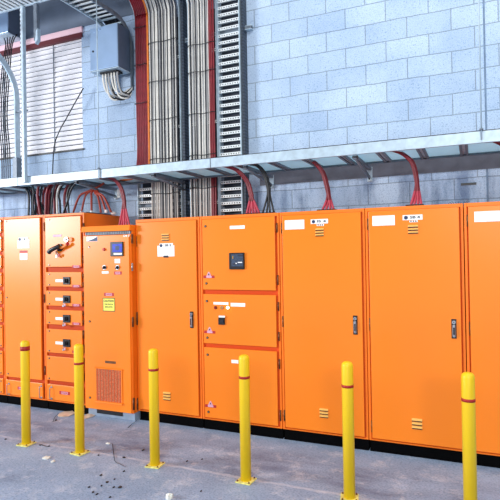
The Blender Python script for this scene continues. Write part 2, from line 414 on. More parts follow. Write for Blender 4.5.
def louvres(door, y, px, py0, py1, wpx):
    x0, _ = P(px-wpx/2, py0, y); x1, _ = P(px+wpx/2, py0, y); _, z1 = P(px, py0, y); _, z0 = P(px, py1, y)
    b = MB(); p = (z1-z0)/3
    for k in range(3):
        zt = z1-k*p
        b.use('lip_highlight').prism([(y+.001, zt), (y-.012, zt-p*.30), (y-.012, zt-p*.56), (y+.001, zt-p*.56)], 0, x0, x1)
        b.use('black').box(x0+.002, x1-.002, y-.006, y+.001, zt-p*.88, zt-p*.54)
    return b.build('louvre_vent', door)
def swing_handle(door, y, px, py0, py1):
    x, z1 = P(px, py0, y); _, z0 = P(px, py1, y); H = z1-z0; w = .019
    b = MB().use('black').box(x-w, x+w, y-.006, y+.002, z0, z1, bev=.0018)
    b.box(x-w*.35, x+w*.35, y-.0235, y-.02, z0+H*.2, z1-H*.42)
    b.use('chrome').box(x-w*.6, x+w*.6, y-.022, y-.006, z0+H*.12, z1-H*.28, bev=.005, seg=2)
    b.cyl((x, y+.0, z1-H*.16), (x, y-.018, z1-H*.16), w*.75, n=18)
    b.cyl((x, y+.0, z0+H*.14), (x, y-.013, z0+H*.14), w*.6, n=16)
    b.use('black').cyl((x, y-.017, z1-H*.16), (x, y-.0195, z1-H*.16), w*.25, n=10)
    return b.build('swing_handle', door)
def pull_handle(door, y, px, py0, py1):
    x, z1 = P(px, py0, y); _, z0 = P(px, py1, y)
    b = MB().use('chrome').tube([(x, y+.002, z1), (x, y-.022, z1), (x, y-.03, z1-.012), (x, y-.03, z0+.012), (x, y-.022, z0), (x, y+.002, z0)], .0045, n=8, step=3)
    for z in (z0, z1): b.cyl((x, y+.001, z), (x, y-.004, z), .012, n=12)
    return b.build('pull_handle', door)
def door(parent, x0, x1, z0, z1, yf, t=.02, name='door'):
    b = MB().use('orange').box(x0, x1, yf+YD, yf+YD+t, z0, z1, bev=.0035, seg=2); return b.build(name, parent)
def shell(root, x0, x1, z0, z1, yf, yb, rim=.02, gap='orange_gap', top=.03):
    """sheet-metal body with a flush rim round a slightly recessed reveal with gap shade in its colour"""
    b = MB().use('orange_frame'); b.box(x0, x1, yf+.022, yb, z0, z1, bev=.002)
    b.box(x0, x0+rim, yf, yf+.03, z0, z1, bev=.002); b.box(x1-rim, x1, yf, yf+.03, z0, z1, bev=.002)
    b.box(x0+rim, x1-rim, yf, yf+.03, z1-top, z1, bev=.002); b.box(x0+rim, x1-rim, yf, yf+.03, z0, z0+.012, bev=.002)
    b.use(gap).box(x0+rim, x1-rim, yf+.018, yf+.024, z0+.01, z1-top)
    return b.build('body', root)
def plinth(root, x0, x1, yf, yb, h=.1):
    b = MB().use('black_paint').box(x0+.004, x1-.004, yf+.03, yb-.02, 0, h)
    b.box(x0+.004, x1-.004, yf+.018, yf+.034, 0, .012); b.build('plinth', root)
def gland(root, x0, x1, y0, y1, z, h=.018):
    MB().use('black').box(x0, x1, y0, y1, z-.001, z+h, bev=.003).build('gland_plate', root)

# ------------------------------------------------------------------ wide cabinets on the right
def wide(name, x0, x1, label): 
    r = thing(name, ((x0+x1)/2, .28, 0), label, 'cabinet'); shell(r, x0, x1, .1, 2.1, 0, .55); plinth(r, x0, x1, 0, .55); return r
Y = YD
# U4
x0, x1 = -3.252, -2.492
u4 = wide('switchgear_cabinet', x0, x1, 'orange single-door cabinet with a white card under its louvres, left of the three-door cabinet')
d = door(u4, x0+.026, x1-.030, .125, 2.068, 0)
louvres(d, Y, 165.5, 233.5, 241, 7.5)
b = MB(); q = plate_at(b, 166, 251, 17, 11, Y, 'white'); plate_at(b, 166.3, 245.6, 13.5, 4.6, Y-.0015, 'white'); plate_at(b, 166, 256.6, 5, 2, Y-.001, 'ink')
xx, zz = P(161.3, 245.6, Y); b.use('blue_ink').cyl((xx, Y-.003, zz), (xx, Y-.0065, zz), .0165, n=16)
xx, zz = P(168.2, 245.4, Y); b.use('ink').text('SB 5', xx, Y-.0052, zz, .022, .075); b.build('label_plate', d, label='white card with a small header strip and navy dot')
swing_handle(d, Y, 191.7, 311.5, 328); louvres(d, Y, 167, 392, 400.5, 7.2)
for a, c in ((236, 247), (312, 325), (398, 410)): hinge(u4, 0.0, 137.3, a, c)
# U5
x0, x1 = -2.486, -1.652
u5 = wide('switchgear_cabinet', x0, x1, 'orange switchgear cabinet with three stacked doors, a black meter and a lit indicator lamp')
zt = [P(203, v, Y)[1] for v in (219.8, 289.6, 294, 343, 347, 418.9)]
dA = door(u5, x0+.034, x1-.036, zt[1], 2.068, 0); dB = door(u5, x0+.034, x1-.036, zt[3], zt[2], 0); dC = door(u5, x0+.034, x1-.036, .125, zt[4], 0)
fastener(dA, Y, 205.5, 226.3); label_plate(dA, Y, 237.3, 227.3, 15, 3.4)
b = MB(); plate_at(b, 237.3, 261, 15, 16.5, Y, 'black', t=.02, bev=.004); q = plate_at(b, 237.2, 260.2, 11.6, 12.4, Y-.018, 'meter', t=.004)
plate_at(b, 240, 262.4, 4.4, 1.0, Y-.021, 'white', t=.002); plate_at(b, 236.2, 263.4, 1.3, 1.2, Y-.021, 'white', t=.002); plate_at(b, 232.8, 257.4, .9, 3, Y-.021, 'lamp_amber', t=.002)
plate_at(b, 240.3, 255.6, 4.6, 1.1, Y-.021, 'ink', t=.002); plate_at(b, 234.3, 264, 3.4, 1, Y-.021, 'ink', t=.002); b.build('protection_relay', dA)
def red_tag(dr, px, py):
    b = MB(); x0_, x1_, z0_, z1_ = plate_at(b, px, py, 11, 2.6, Y, 'red_label', bev=.001)
    plate_at(b, px, py+.1, 5.5, 1.9, Y-.002, 'pink_label', t=.002)
    xm = (x0_+x1_)/2; b.use('pink_label').prism([(xm-.025, z1_-.002), (xm+.025, z1_-.002), (xm+.004, z1_+.036), (xm-.004, z1_+.036)], 1, Y-.004, Y)
    b.use('ink').prism([(xm-.01, z1_+.005), (xm+.01, z1_+.005), (xm, z1_+.022)], 1, Y-.0052, Y-.003)
    b.build('danger_label', dr, label='red danger label with a warning triangle above it')
red_tag(dA, 209, 276.8); fastener(dA, Y, 206.5, 283.4)
fastener(dB, Y, 207, 301)
label_plate(dB, Y, 221, 303.4, 15, 2.6); label_plate(dB, Y, 238, 304.8, 14.5, 3.6)
for px, m, e in ((215.6, 'lamp_red', 0), (221.8, 'lamp_amber', 0), (228, 'lamp_lit', 1)):
    xx, zz = P(px, 307.6, Y); b = MB().use('chrome' if m != 'lamp_red' else 'black').cyl((xx, Y+.001, zz), (xx, Y-.006, zz), .0155, n=18)
    b.use(m).cyl((xx, Y-.004, zz), (xx, Y-.016, zz), .0135, .010, n=18)
    b.build('indicator_lamp', dB, label={'lamp_red': 'red indicator lamp', 'lamp_amber': 'amber indicator lamp', 'lamp_lit': 'glowing white indicator lamp'}[m])
b = MB(); plate_at(b, 222, 321, 6.2, 7.2, Y, 'black', t=.016, bev=.003); plate_at(b, 222, 316.6, 6.2, 1.8, Y-.012, 'white', t=.006); plate_at(b, 222, 321.2, 2.6, 2.4, Y-.016, 'ink', t=.006)
b.build('rocker_switch', dB)
red_tag(dB, 209.8, 332); fastener(dB, Y, 207.5, 337.6)
fastener(dC, Y, 207.7, 354.6); label_plate(dC, Y, 235, 361.6, 7, 3.4); red_tag(dC, 210.7, 406); fastener(dC, Y, 208.6, 411.8)
for a, c in ((223, 232.5), (275, 285), (302, 311), (332, 341), (359, 369), (410, 421)): hinge(u5, 0, 276.9+(a-223)*.019, a, c)
# U6
x0, x1 = -1.645, -.862
u6 = wide('switchgear_cabinet', x0, x1, 'orange single-door switchgear cabinet immediately right of the three-door one')
d = door(u6, x0+.03, x1-.030, .125, 2.068, 0)
label_plate(d, Y, 294.6, 224.7, 19.6, 9.4); 
def ident(d, px, py, w, h, txt):
    label_plate(d, Y, px, py, w, h, emblem=True, text=txt, label='narrow white label with a navy dot')
    b = MB(); plate_at(b, px+1, py+h*.5+1.3, w*.42, 1.9, Y-.0005, 'white'); 
    for k in range(3): plate_at(b, px+1-w*.13+k*w*.12, py+h*.5+1.2, w*.07, 1.2, Y-.003, 'ink', t=.001, bev=.0003)
    b.build('small_label', d)
ident(d, 319.4, 221.4, 17.4, 4.6, 'IS 4'); louvres(d, Y, 319.6, 228.2, 236.6, 8.4); swing_handle(d, Y, 355.2, 315.5, 334.5); louvres(d, Y, 324, 408.5, 418, 8.6)
for a, c in ((223, 233.5), (316, 327), (410, 421)): hinge(u6, 0, 281.8+(a-223)*.014, a, c)
# U7
x0, x1 = -.856, -.073
u7 = wide('switchgear_cabinet', x0, x1, 'orange single-door cabinet seen between the two rightmost posts')
d = door(u7, x0+.03, x1-.030, .125, 2.068, 0)
label_plate(d, Y, 383.6, 220.6, 22.6, 10); ident(d, 412.6, 217.4, 20, 5.2, 'SB 4'); louvres(d, Y, 413, 225, 234, 10.4); swing_handle(d, Y, 453.8, 319, 338.5); louvres(d, Y, 417, 418.5, 429.6, 10.4)
for a, c in ((218.5, 230), (318, 330.5), (420.5, 432)): hinge(u7, 0, 367.9+(a-218)*.021, a, c)
# U8
x0, x1 = -.066, .72
u8 = wide('switchgear_cabinet', x0, x1, 'rightmost orange cabinet, cut by the photo edge')
d = door(u8, x0+.03, x1-.036, .125, 2.068, 0)
label_plate(d, Y, 487.5, 216.4, 26.5, 10.6)
for a, c in ((214.5, 226.5), (322, 335.5), (437, 450)): hinge(u8, 0, 467.4+(a-214)*.026, a, c)

# ------------------------------------------------------------------ U3, lower cabinet with hood
x0, x1, yf = -3.888, -3.262, -.07
u3 = thing('control_cabinet', ((x0+x1)/2, .2, 0), 'lower orange control cabinet with a blue display, caution sign and copper mesh vent', 'cabinet')
b = MB().use('orange_frame').box(x0, x1, yf+.022, .5, .085, 2.02, bev=.002)
b.box(x0, x0+.012, yf, yf+.03, .085, 1.95, bev=.002); b.box(x1-.028, x1, yf, yf+.03, .085, 1.95, bev=.002)
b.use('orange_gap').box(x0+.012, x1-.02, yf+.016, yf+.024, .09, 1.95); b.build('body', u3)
b = MB().use('orange').prism([(yf-.035, 1.985), (yf-.02, 2.045), (.5, 2.05), (.5, 2.022), (yf+.02, 2.0), (yf+.02, 1.985)], 0, x0-.002, x1+.002); b.build('hood', u3)
b = MB().use('galv_dark').box(x0+.03, x1-.01, yf-.004, yf+.022, 1.952, 1.984)
for k in range(26): b.use('black').box(x0+.04+k*.022, x0+.047+k*.022, yf-.007, yf, 1.955, 1.982)
b.build('mesh_strip', u3)
d3 = door(u3, x0+.01, x1-.016, .09, 1.945, yf); y3 = yf+YD
b = MB(); xa, xb, za, zb = plate_at(b, 92.2, 239, 11, 5, y3, 'white'); b.use('blue_ink').prism([(xa+.004, za+.003), (xb-.003, za+.003), (xb-.003, zb-.004), (xa+(xb-xa)*.62, za+(zb-za)*.5)], 1, y3-.0045, y3-.002)
b.build('label_plate', d3, label='white label with a navy wedge')
b = MB(); plate_at(b, 117.3, 249, 12.6, 14.4, y3, 'black', t=.016, bev=.003); plate_at(b, 117.3, 248, 9.8, 8.4, y3-.014, 'screen', t=.004); plate_at(b, 117.9, 253.9, 8.4, 1.9, y3-.014, 'white', t=.004)
plate_at(b, 117.3, 248, 4, 4, y3-.017, 'blue_ink', t=.002); b.build('display_screen', d3)
fastener(d3, y3, 89.3, 247, .009)
xx, zz = P(104.4, 249.4, y3); MB().use('red_label').cyl((xx, y3+.001, zz), (xx, y3-.018, zz), .016, .013, n=18).build('push_button', d3)
label_plate(d3, y3, 117.5, 261, 5.6, 4.4)
for px, py in ((104.6, 267.4), (117.6, 267.4)):
    xx, zz = P(px, py, y3); b = MB().use('chrome').cyl((xx, y3+.001, zz), (xx, y3-.007, zz), .025, n=20); b.use('black').cyl((xx, y3-.006, zz), (xx, y3-.014, zz), .017, n=18)
    b.box(xx-.005, xx+.005, y3-.03, y3-.012, zz-.018, zz+.018, bev=.002, rot=Matrix.Rotation(.7, 3, 'Y')); b.build('rotary_switch', d3)
label_plate(d3, y3, 105.3, 272.4, 6.8, 2.4); danger(d3, y3, 118, 273, 7.6, 3.2); danger(d3, y3, 109, 294.4, 9.8, 3.2)
b = MB(); xa, xb, za, zb = plate_at(b, 109, 304.7, 12.2, 13.4, y3, 'ink', bev=.001); plate_at(b, 109, 304.7, 11.2, 12.3, y3-.0015, 'caution')
xm = (xa+xb)/2; H = zb-za; b.use('ink').text('CAUTION', xm, y3-.005, za+H*.78, H*.16, (xb-xa)*.8); b.text('THIS SWITCH', xm, y3-.005, za+H*.53, H*.09, (xb-xa)*.7); b.text('ISOLATE', xm, y3-.005, za+H*.33, H*.11, (xb-xa)*.6)
b.build('warning_sign', d3, label='yellow caution sign with black lettering')
fastener(d3, y3, 89.9, 321.4, .011); fastener(d3, y3, 90.2, 397.5, .011)
xx, zz = P(126.5, 235.8, y3)
MB().use('white').text('DB 3', xx, y3-.0008, zz, .02, .075).build('lettering', d3, label='small pale lettering in the top corner of the door')
label_plate(d3, y3, 110.5, 362.3, 10.6, 2.4, m='steel')
b = MB(); xa, xb, za, zb = plate_at(b, 109.3, 385.2, 25.4, 32.6, y3, 'orange_copper', t=.006); b.use('orange')
b.box(xa-.008, xa+.004, y3-.008, y3, za, zb); b.box(xb-.004, xb+.008, y3-.008, y3, za, zb)
b.prism([(y3+.0, zb+.012), (y3-.014, zb+.004), (y3-.014, zb-.004), (y3, zb-.004)], 0, xa-.012, xb+.012)
b.prism([(y3+.0, za+.002), (y3-.02, za-.004), (y3-.022, za-.016), (y3, za-.010)], 0, xa-.012, xb+.012)
for k in range(9):
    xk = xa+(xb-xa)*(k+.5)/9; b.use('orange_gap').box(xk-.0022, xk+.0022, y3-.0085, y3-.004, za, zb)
b.build('mesh_vent', d3, label='copper coloured mesh vent in an orange frame')
for a, c, m in ((234, 243.5, 'steel'), (263, 271, 'chrome'), (317, 327, 'steel'), (398, 410, 'steel')): hinge(u3, yf, 132.1+(a-234)*.009, a, c, m)
b = MB().use('plinth_grey').box(x0+.01, x1-.004, yf+.03, .48, 0, .085, bev=.003); b.use('black').box(x0+.13, x1-.16, yf+.024, yf+.034, .034, .075); b.build('plinth', u3, label='pale grey plinth with a dark slot')

# ------------------------------------------------------------------ taller cabinets on the left
TOP, yf = 2.204, -.05
yl = yf+YD
def tall(name, x0, x1, label):
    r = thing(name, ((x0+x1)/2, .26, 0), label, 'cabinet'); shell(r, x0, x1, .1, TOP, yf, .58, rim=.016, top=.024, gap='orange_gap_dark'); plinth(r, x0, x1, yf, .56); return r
def zz_at(px, py): return P(px, py, yl)[1]
# U2
x0, x1 = -4.468, -3.896
u2 = tall('switchgear_cabinet', x0, x1, 'tall orange cabinet with a column of drawers carrying black rotary switches')
rows = [(217.5, 267), (272, 286.5), (290.6, 305.6), (309.6, 324.2), (328.8, 352.4), (356, 380), (384, 401)]
DX0, DX1 = x0+.03, x1-.034
for i, (a, c) in enumerate(rows):
    za, zb = zz_at(49, c), zz_at(49, a)
    d = door(u2, DX0, DX1, max(za, .122), min(zb, TOP-.032), yf, name='door' if i in (0, 5, 6) else 'drawer_front')
    if i < 6:
        fastener(d, yl, 49.4, a+2.2, .008)
        fastener(d, yl, 49.4, c-1.8, .008)
    if i < 5: danger(d, yl, 76.4, c-1.5+ (76.4-49)*.04, 8.2, 2.6)
    if i == 0:
        label_plate(d, yl, 57.4, 235.7, 8.6, 2.2, m='pink_label', label='pale pink label')
        xx, zc = P(69.3, 239.6, yl); b = MB().use('chrome').cyl((xx-.02, yl+.002, zc), (xx-.02, yl-.03, zc), .026, n=20); b.use('black').cyl((xx-.02, yl-.028, zc), (xx-.02, yl-.034, zc), .013, n=14)
        b.use('cable_orange').cyl((xx+.03, yl+.002, zc), (xx+.03, yl-.02, zc), .024, n=18); b.build('push_button', d, label='chrome and orange push buttons')
        # big rotary disconnect handle
        hx, hz = P(60.5, 247.5, yl); b = MB().use('black').cyl((hx, yl+.002, hz), (hx, yl-.02, hz), .042, n=22); b.cyl((hx, yl-.02, hz), (hx, yl-.06, hz), .028, .024, n=18)
        ex, ez = P(48.8, 252.6, yl-.06)
        b.tube([(hx+.035, yl-.05, hz+.02), (hx-.02, yl-.062, hz-.006), (hx-.08, yl-.064, hz-.03), (ex, yl-.062, ez)], .022, n=10, r_end=.026)
        b.build('isolator_handle', d, label='long black isolator handle pointing down left')
        ox, oz = P(67.2, 245.3, yl-.02); b = MB().use('cable_orange').tube([(hx+.03, yl-.03, hz-.005), (ox-.02, yl-.034, oz-.01), (ox+.015, yl-.034, oz+.012)], .016, n=10); b.use('red_label').cyl((ox+.012, yl-.035, oz+.01), (ox+.028, yl-.035, oz+.022), .018, n=14); b.build('lockout_tag', d, label='orange and red lockout')
        px_, pz_ = P(56.7, 256.3, yl-.03); b = MB().use('chrome').box(px_-.014, px_+.014, yl-.038, yl-.02, pz_-.014, pz_+.014, bev=.003)
        b.tube([(px_-.009, yl-.03, pz_+.012), (px_-.009, yl-.03, pz_+.04), (px_, yl-.03, pz_+.05), (px_+.009, yl-.03, pz_+.04), (px_+.009, yl-.03, pz_+.012)], .003, n=6)
        b.use('red_label').box(px_+.022, px_+.044, yl-.034, yl-.026, pz_-.004, pz_+.03, bev=.002); b.build('padlock', d)
    if 1 <= i <= 4:
        cy = {1: 280.7, 2: 299.2, 3: 318.6, 4: 343}[i]
        label_plate(d, yl, 59.4, cy, 7.6, 2.8)
        b = MB(); xa, xb, za_, zb_ = plate_at(b, 67, cy, 7, 7.6, yl, 'black', t=.014, bev=.003); xm, zm = (xa+xb)/2, (za_+zb_)/2
        b.cyl((xm, yl-.012, zm), (xm, yl-.03, zm), .024, .021, n=18); b.use('ink').box(xm-.006, xm+.006, yl-.044, yl-.028, zm-.026, zm+.026, bev=.002); b.build('rotary_switch', d)
        if i >= 2:
            px_, pz_ = P(63.6, cy+6.6, yl-.02); b = MB().use('chrome').box(px_-.012, px_+.012, yl-.03, yl-.014, pz_-.012, pz_+.01, bev=.003)
            b.tube([(px_-.007, yl-.022, pz_+.008), (px_-.004, yl-.022, pz_+.03), (px_+.009, yl-.022, pz_+.03), (px_+.009, yl-.022, pz_+.008)], .0028, n=6)
            b.use('pink_label').box(px_+.012, px_+.03, yl-.026, yl-.02, pz_-.004, pz_+.022, bev=.002); b.build('padlock', d)
    if i == 6:
        pull_handle(d, yl, 51.6, 387, 398.5); danger(d, yl, 64.8, 393, 10.5, 3.2)
    hs = [(222, 231), (254, 263)] if i == 0 else [(a+.5, a+(c-a)*.38), (c-(c-a)*.36, c)] if i < 5 else [(a+1, a+8), (c-8, c)] if i == 5 else []
    for h0, h1 in hs: hinge(u2, yf, 83.6, h0+.8, h1+.8, w=.012)
gland(u2, x0+.04, x1-.06, .06, .5, TOP)
# U1
x0, x1 = -5.100, -4.474
u1 = tall('switchgear_cabinet', x0, x1, 'tall plain orange cabinet with two small white cards, left of the drawer column')
d = door(u1, x0+.022, x1-.046, zz_at(24, 378.3), TOP-.03, yf)
b = MB(); xa, xb, za, zb = plate_at(b, 23.4, 244, 12, 8.4, yl, 'white'); plate_at(b, 23.6, 238.8, 9.4, 3.2, yl-.0005, 'white'); xx, zc = P(20, 239.4, yl); b.use('blue_ink').cyl((xx, yl-.002, zc), (xx, yl-.006, zc), .017, n=14)
xx, zc = P(25.4, 239.2, yl); b.use('ink').text('SB 7', xx, yl-.0045, zc, .018, .05); b.build('label_plate', d, label='white card with a navy dot')
b = MB(); plate_at(b, 23.7, 256.5, 7.6, 6.6, yl, 'white'); plate_at(b, 23.5, 251.7, 7.6, 2.2, yl-.0005, 'red_label'); b.build('label_plate', d, label='white card with a red header')
fastener(d, yl, 6.3, 221.4, .009); fastener(d, yl, 7, 297.4, .009); fastener(d, yl, 8.4, 373.6, .009)
for a, c in ((222, 231.5), (294, 303), (366, 375)): hinge(u1, yf, 44.3+(a-222)*.006, a, c, w=.012)
d = door(u1, x0+.022, x1-.034, .122, zz_at(24, 381.5), yf)
pull_handle(d, yl, 9, 383.6, 394); pull_handle(d, yl, 41.4, 386, 397.4); danger(d, yl, 21, 388.3, 6.5, 3)
gland(u1, -4.9, x1-.02, .06, .5, TOP)
# U0
x0, x1 = -5.72, -5.106
u0 = tall('switchgear_cabinet', x0, x1, 'leftmost orange cabinet of small stacked doors, cut by the photo edge')
for a, c in ((218.6, 232.6), (236, 251.4), (254.6, 268.6), (272.4, 286.6), (290.6, 304), (307.5, 322), (325, 347.6), (351, 375), (378.6, 394)):
    d = door(u0, x0+.03, x1-.022, max(.122, zz_at(2, c)), min(TOP-.03, zz_at(2, a)), yf, name='drawer_front')
    fastener(d, yl, 1.0, a+2.4, .008); fastener(d, yl, 1.0, c-2.2, .008)

# ------------------------------------------------------------------ bollards
def bollard():
    r = thing('safety_bollard', (0, 0, 0), 'yellow steel safety post nearest the left photo edge, with a broad red band', 'post', 'yellow safety posts in a row in front of the cabinets')
    R = .0405
    b = MB().use('yellow').lathe((0, 0, 0), [(0, .006), (R, .006), (R, .925), (R*.99, .928), (R*.96, .938), (R*.8, .948), (R*.5, .955), (R*.2, .957), (0, .957)], n=32); b.build('pole', r)
    b = MB().use('yellow_plate').box(-.062, .062, -.062, .062, 0, .010, bev=.002); pl = b.build('base_plate', r)
    for sx in (-1, 1):
        for sy in (-1, 1):
            MB().use('steel').cyl((sx*.048, sy*.048, .008), (sx*.048, sy*.048, .014), .008, n=6).cyl((sx*.048, sy*.048, .012), (sx*.048, sy*.048, .020), .004, n=8).build('bolt', pl)
    return r
proto = bollard()
def band(parent, z0, z1):
    o = MB().use('red_tape').lathe((0, 0, 0), [(.0405, z0), (.0418, z0), (.0418, z1), (.0405, z1)], n=32).build('red_band', None); o.parent = parent; o.location = (0, 0, 0)
bp = [(26.3, 444.3, 'yellow safety post nearest the left photo edge, with a broad red band'),
      (80, 453, 'yellow safety post standing in front of the drawer cabinet beside torn cardboard'),
      (155, 465.5, 'yellow safety post in front of the cabinet right of the copper mesh vent'),
      (246, 481, 'yellow safety post in front of the three-door cabinet'),
      (349.6, 498.5, 'yellow safety post second from the right, its base just at the photo bottom'),
      None]
G6 = 'yellow safety post furthest right, its foot below the photo edge'
pos = []
for q in bp:
    if q: p = on(q[0], q[1], 2, 0); pos.append((p.x, p.y, q[2]))
    else: p = on(467.8, 372.5, 2, .955); pos.append((p.x, p.y, G6))
roots = [proto]+[dup(proto, (x, y, 0), l) for x, y, l in pos[1:]]
proto.location = (pos[0][0], pos[0][1], 0)
for i, r in enumerate(roots):
    r.rotation_euler = (0, 0, [.05, -.12, .1, -.05, .2, .1][i])
    band(r, .865 if i == 0 else .777, .905 if i == 0 else .797)

# ------------------------------------------------------------------ main cable tray over the cabinets
TY0, TY1, TZ0, TZ1 = -.05, .53, 2.565, 2.655
def tray(x0, x1, label):
    r = thing('cable_tray', ((x0+x1)/2, .24, TZ0), label, 'cable tray', 'lengths of the long cable tray over the cabinets')
    b = MB().use('galv'); b.prism([(TY0, TZ0), (TY0, TZ1), (TY0+.02, TZ1), (TY0+.02, TZ1-.004), (TY0+.004, TZ1-.004), (TY0+.004, TZ0+.004), (TY0+.028, TZ0+.004), (TY0+.028, TZ0)], 0, x0+.002, x1-.002); b.use('black').box(x0+.002, x1-.002, TY0-.001, TY0+.018, TZ1, TZ1+.006); b.build('front_rail', r)
    b = MB().use('galv_dark'); b.prism([(TY1, TZ0), (TY1, TZ1), (TY1-.02, TZ1), (TY1-.02, TZ1-.004), (TY1-.004, TZ1-.004), (TY1-.004, TZ0+.004), (TY1-.028, TZ0+.004), (TY1-.028, TZ0)], 0, x0+.002, x1-.002); b.build('rear_rail', r)
    b = MB().use('translucent_sheet').box(x0+.002, x1-.002, TY0+.006, TY1-.006, TZ0+.022, TZ0+.025); b.build('bottom_sheet', r)
    k = math.ceil((x0+1.06)/.333)
    while -1.06+.333*k < x1:
        x = -1.06+.333*k; k += 1
        if x < x0+.03 or x > x1-.03: continue
        b = MB().use('galv_dark').box(x-.034, x-.012, TY0+.01, TY1-.01, TZ0+.004, TZ0+.022); b.box(x+.012, x+.034, TY0+.01, TY1-.01, TZ0+.004, TZ0+.022)
        b.use('galv').box(x-.012, x+.012, TY0+.01, TY1-.01, TZ0+.014, TZ0+.022); b.build('rung', r)
    for xs in (x1,):
        MB().use('galv_dark').box(xs-.004, xs+.004, TY0-.003, TY0+.002, TZ0+.002, TZ1-.002).build('splice_plate', r)
    return r
tray(-6.3, -4.868, 'leftmost length of grey cable tray, above the leftmost cabinets')
tray(-4.868, -3.655, 'length of grey cable tray above the drawer cabinet, ending at a hanging rod')
tray(-3.655, -2.33, 'length of grey cable tray in front of the vertical bundles of grey cables')
tray(-2.33, .85, 'long right-hand length of grey cable tray over the wide cabinets')

# wall brackets
def bracket(x, label):
    r = thing('wall_bracket', (x, WY, 2.5), label, 'bracket', 'brackets holding the cable tray off the wall')
    MB().use('galv').box(x-.026, x+.026, WY-.012, WY, 2.42, 2.565, bev=.002).build('wall_plate', r)
    MB().use('galv_dark').box(x-.02, x+.02, -.02, WY-.01, TZ0-.032, TZ0-.002, bev=.002).build('arm', r)
    b = MB().use('galv_dark').tube([(x, .0, TZ0-.02), (x, WY-.035, 2.46)], .015, n=4, smooth=False); b.build('brace', r)
    b = MB().use('galv').cyl((x, WY-.012, 2.445), (x, WY-.035, 2.445), .022, n=6); b.use('black').cyl((x, WY-.034, 2.445), (x, WY-.042, 2.445), .009, n=10); b.build('bolt', r)
    b = MB().use('black').cyl((x-.02, -.01, TZ0-.018), (x+.026, -.01, TZ0-.018), .014, n=6); b.build('bolt', r)
    return r
br0 = bracket(-.934, 'grey bracket on the wall above the gap between the two widest-set red cable drops')
dup(br0, (-1.046, 0, 0), 'grey bracket on the wall behind the black cable drop'); dup(br0, (-2.085, 0, 0), 'grey bracket in front of the vertical grey cable bundles')
dup(br0, (-3.10, 0, 0), 'grey bracket above the drawer cabinet, behind the red cable drops'); 

# hanging rods
def rod(x, y, z0, z1, label):
    r = thing('threaded_rod', (x, y, z0), label, 'rod', 'rods hanging the cable tray')
    b = MB().use('galv').cyl((x, y, z0), (x, y, z1), .0065, n=10); b.build('shaft', r)
    MB().use('galv_dark').cyl((x, y, TZ1+.002), (x, y, TZ1+.016), .017, n=6).build('nut', r)
rod(-3.672, TY0-.012, TZ0-.01, 5.3, 'thin grey hanging rod in front of the junction box')
rod(.073, TY0-.012, TZ0+.02, 5.3, 'thin pale hanging rod near the right photo edge')

# perforated struts
M['strut_z'] = slotted('slotted_strut', 'Z', .05, ('X', -.018, .006), (214, 226, 236))
def strut(x, y, z0, z1, label, w=.022):
    b = MB().use('strut_z').box(x-w, x+w*.2, y-w, y+w, z0, z1, bev=.002); b.use('galv').box(x+w*.2, x+w, y-w-.001, y+w, z0, z1, bev=.002)
    o = b.build('slotted_strut', None, origin=(x, y, z0)); return tag(o, label, 'strut')
strut(-4.727, TY0-.026, TZ0+.02, 4.62, 'tall perforated steel strut rising from the tray in front of the louvres')
b = MB().use('galv_dark').box(-4.565, -4.515, -.075, -.03, 4.2, 4.62, bev=.002); b.use('galv').prism([(-4.545, 4.16), (-4.505, 4.20), (-4.505, 4.33), (-4.53, 4.30)], 1, -.077, -.03)
tag(b.build('hanger_strut', None, origin=(-4.54, -.05, 4.2)), 'short dark strut hanging from the overhead ladder, ending over the louvre head strip', 'strut')

# horizontal wall strut behind the ladders, its end showing right of them
b = MB().use('galv_dark').prism([(.645, 4.17), (.645, 4.205), (.65, 4.205), (.65, 4.175), (.695, 4.175), (.695, 4.17)], 0, -3.70, -2.17); b.use('black').box(-3.70, -2.175, .652, .69, 4.178, 4.203)
b.use('galv').prism([(.642, 4.165), (.642, 4.172), (.70, 4.172), (.70, 4.165)], 0, -3.70, -2.165); b.prism([(.642, 4.203), (.642, 4.21), (.70, 4.21), (.70, 4.203)], 0, -3.70, -2.165)
tag(b.build('wall_strut', None, origin=(-2.9, .67, 4.18)), 'horizontal strut on the wall behind the vertical ladders, its open end showing on the right', 'strut')
b = MB().use('galv_dark').box(-3.70, -2.22, .65, .70, 2.30, 2.34, bev=.002); b.use('black').box(-3.70, -2.218, .655, .695, 2.307, 2.333)
tag(b.build('wall_strut', None, origin=(-2.9, .67, 2.3)), 'low horizontal strut on the wall beneath the cable tray', 'strut')

# ------------------------------------------------------------------ vertical cable ladders
M['rung_x'] = slotted('slotted_rung', 'X', .03, None, (226, 230, 230))
M['galv_lite'] = mat('bright_galvanised', srgb(232, 236, 236), .45, var=.1, scale=20)
ZB, RB = 4.50, .27           # bend start and radius
def bend_path(y, x, r, z0, zb=ZB, out=-1.0):
    cyy = y-r; pts = [(x, y, z0)]
    n = max(2, int((zb-z0)/.45))
    for k in range(1, n): pts.append((x, y, z0+(zb-z0)*k/n))
    for k in range(0, 7): a = k/6*PI/2; pts.append((x, cyy+r*math.cos(a), zb+r*math.sin(a)))
    pts.append((x, cyy-.3, zb+r)); pts.append((x, out, zb+r)); return pts
def ribbon(b, path, w, t, m):
    """rectangular rail swept along a path in a plane x = const"""
    b.use(m); rings = []
    P_ = [Vector(p) for p in path]
    for i, p in enumerate(P_):
        d = (P_[min(i+1, len(P_)-1)]-P_[max(i-1, 0)]).normalized(); n = Vector((1, 0, 0)).cross(d).normalized()
        rings.append([b.bm.verts.new(p+Vector((sx*t/2, 0, 0))+n*sn*w/2) for sx, sn in ((-1, -1), (1, -1), (1, 1), (-1, 1))])
    fs = []
    for a, c in zip(rings, rings[1:]):
        for k in range(4): fs.append(b.bm.faces.new((a[k], a[(k+1) % 4], c[(k+1) % 4], c[k])))
    fs.append(b.bm.faces.new(rings[0][::-1])); fs.append(b.bm.faces.new(rings[-1])); b._fin(fs)
    return b
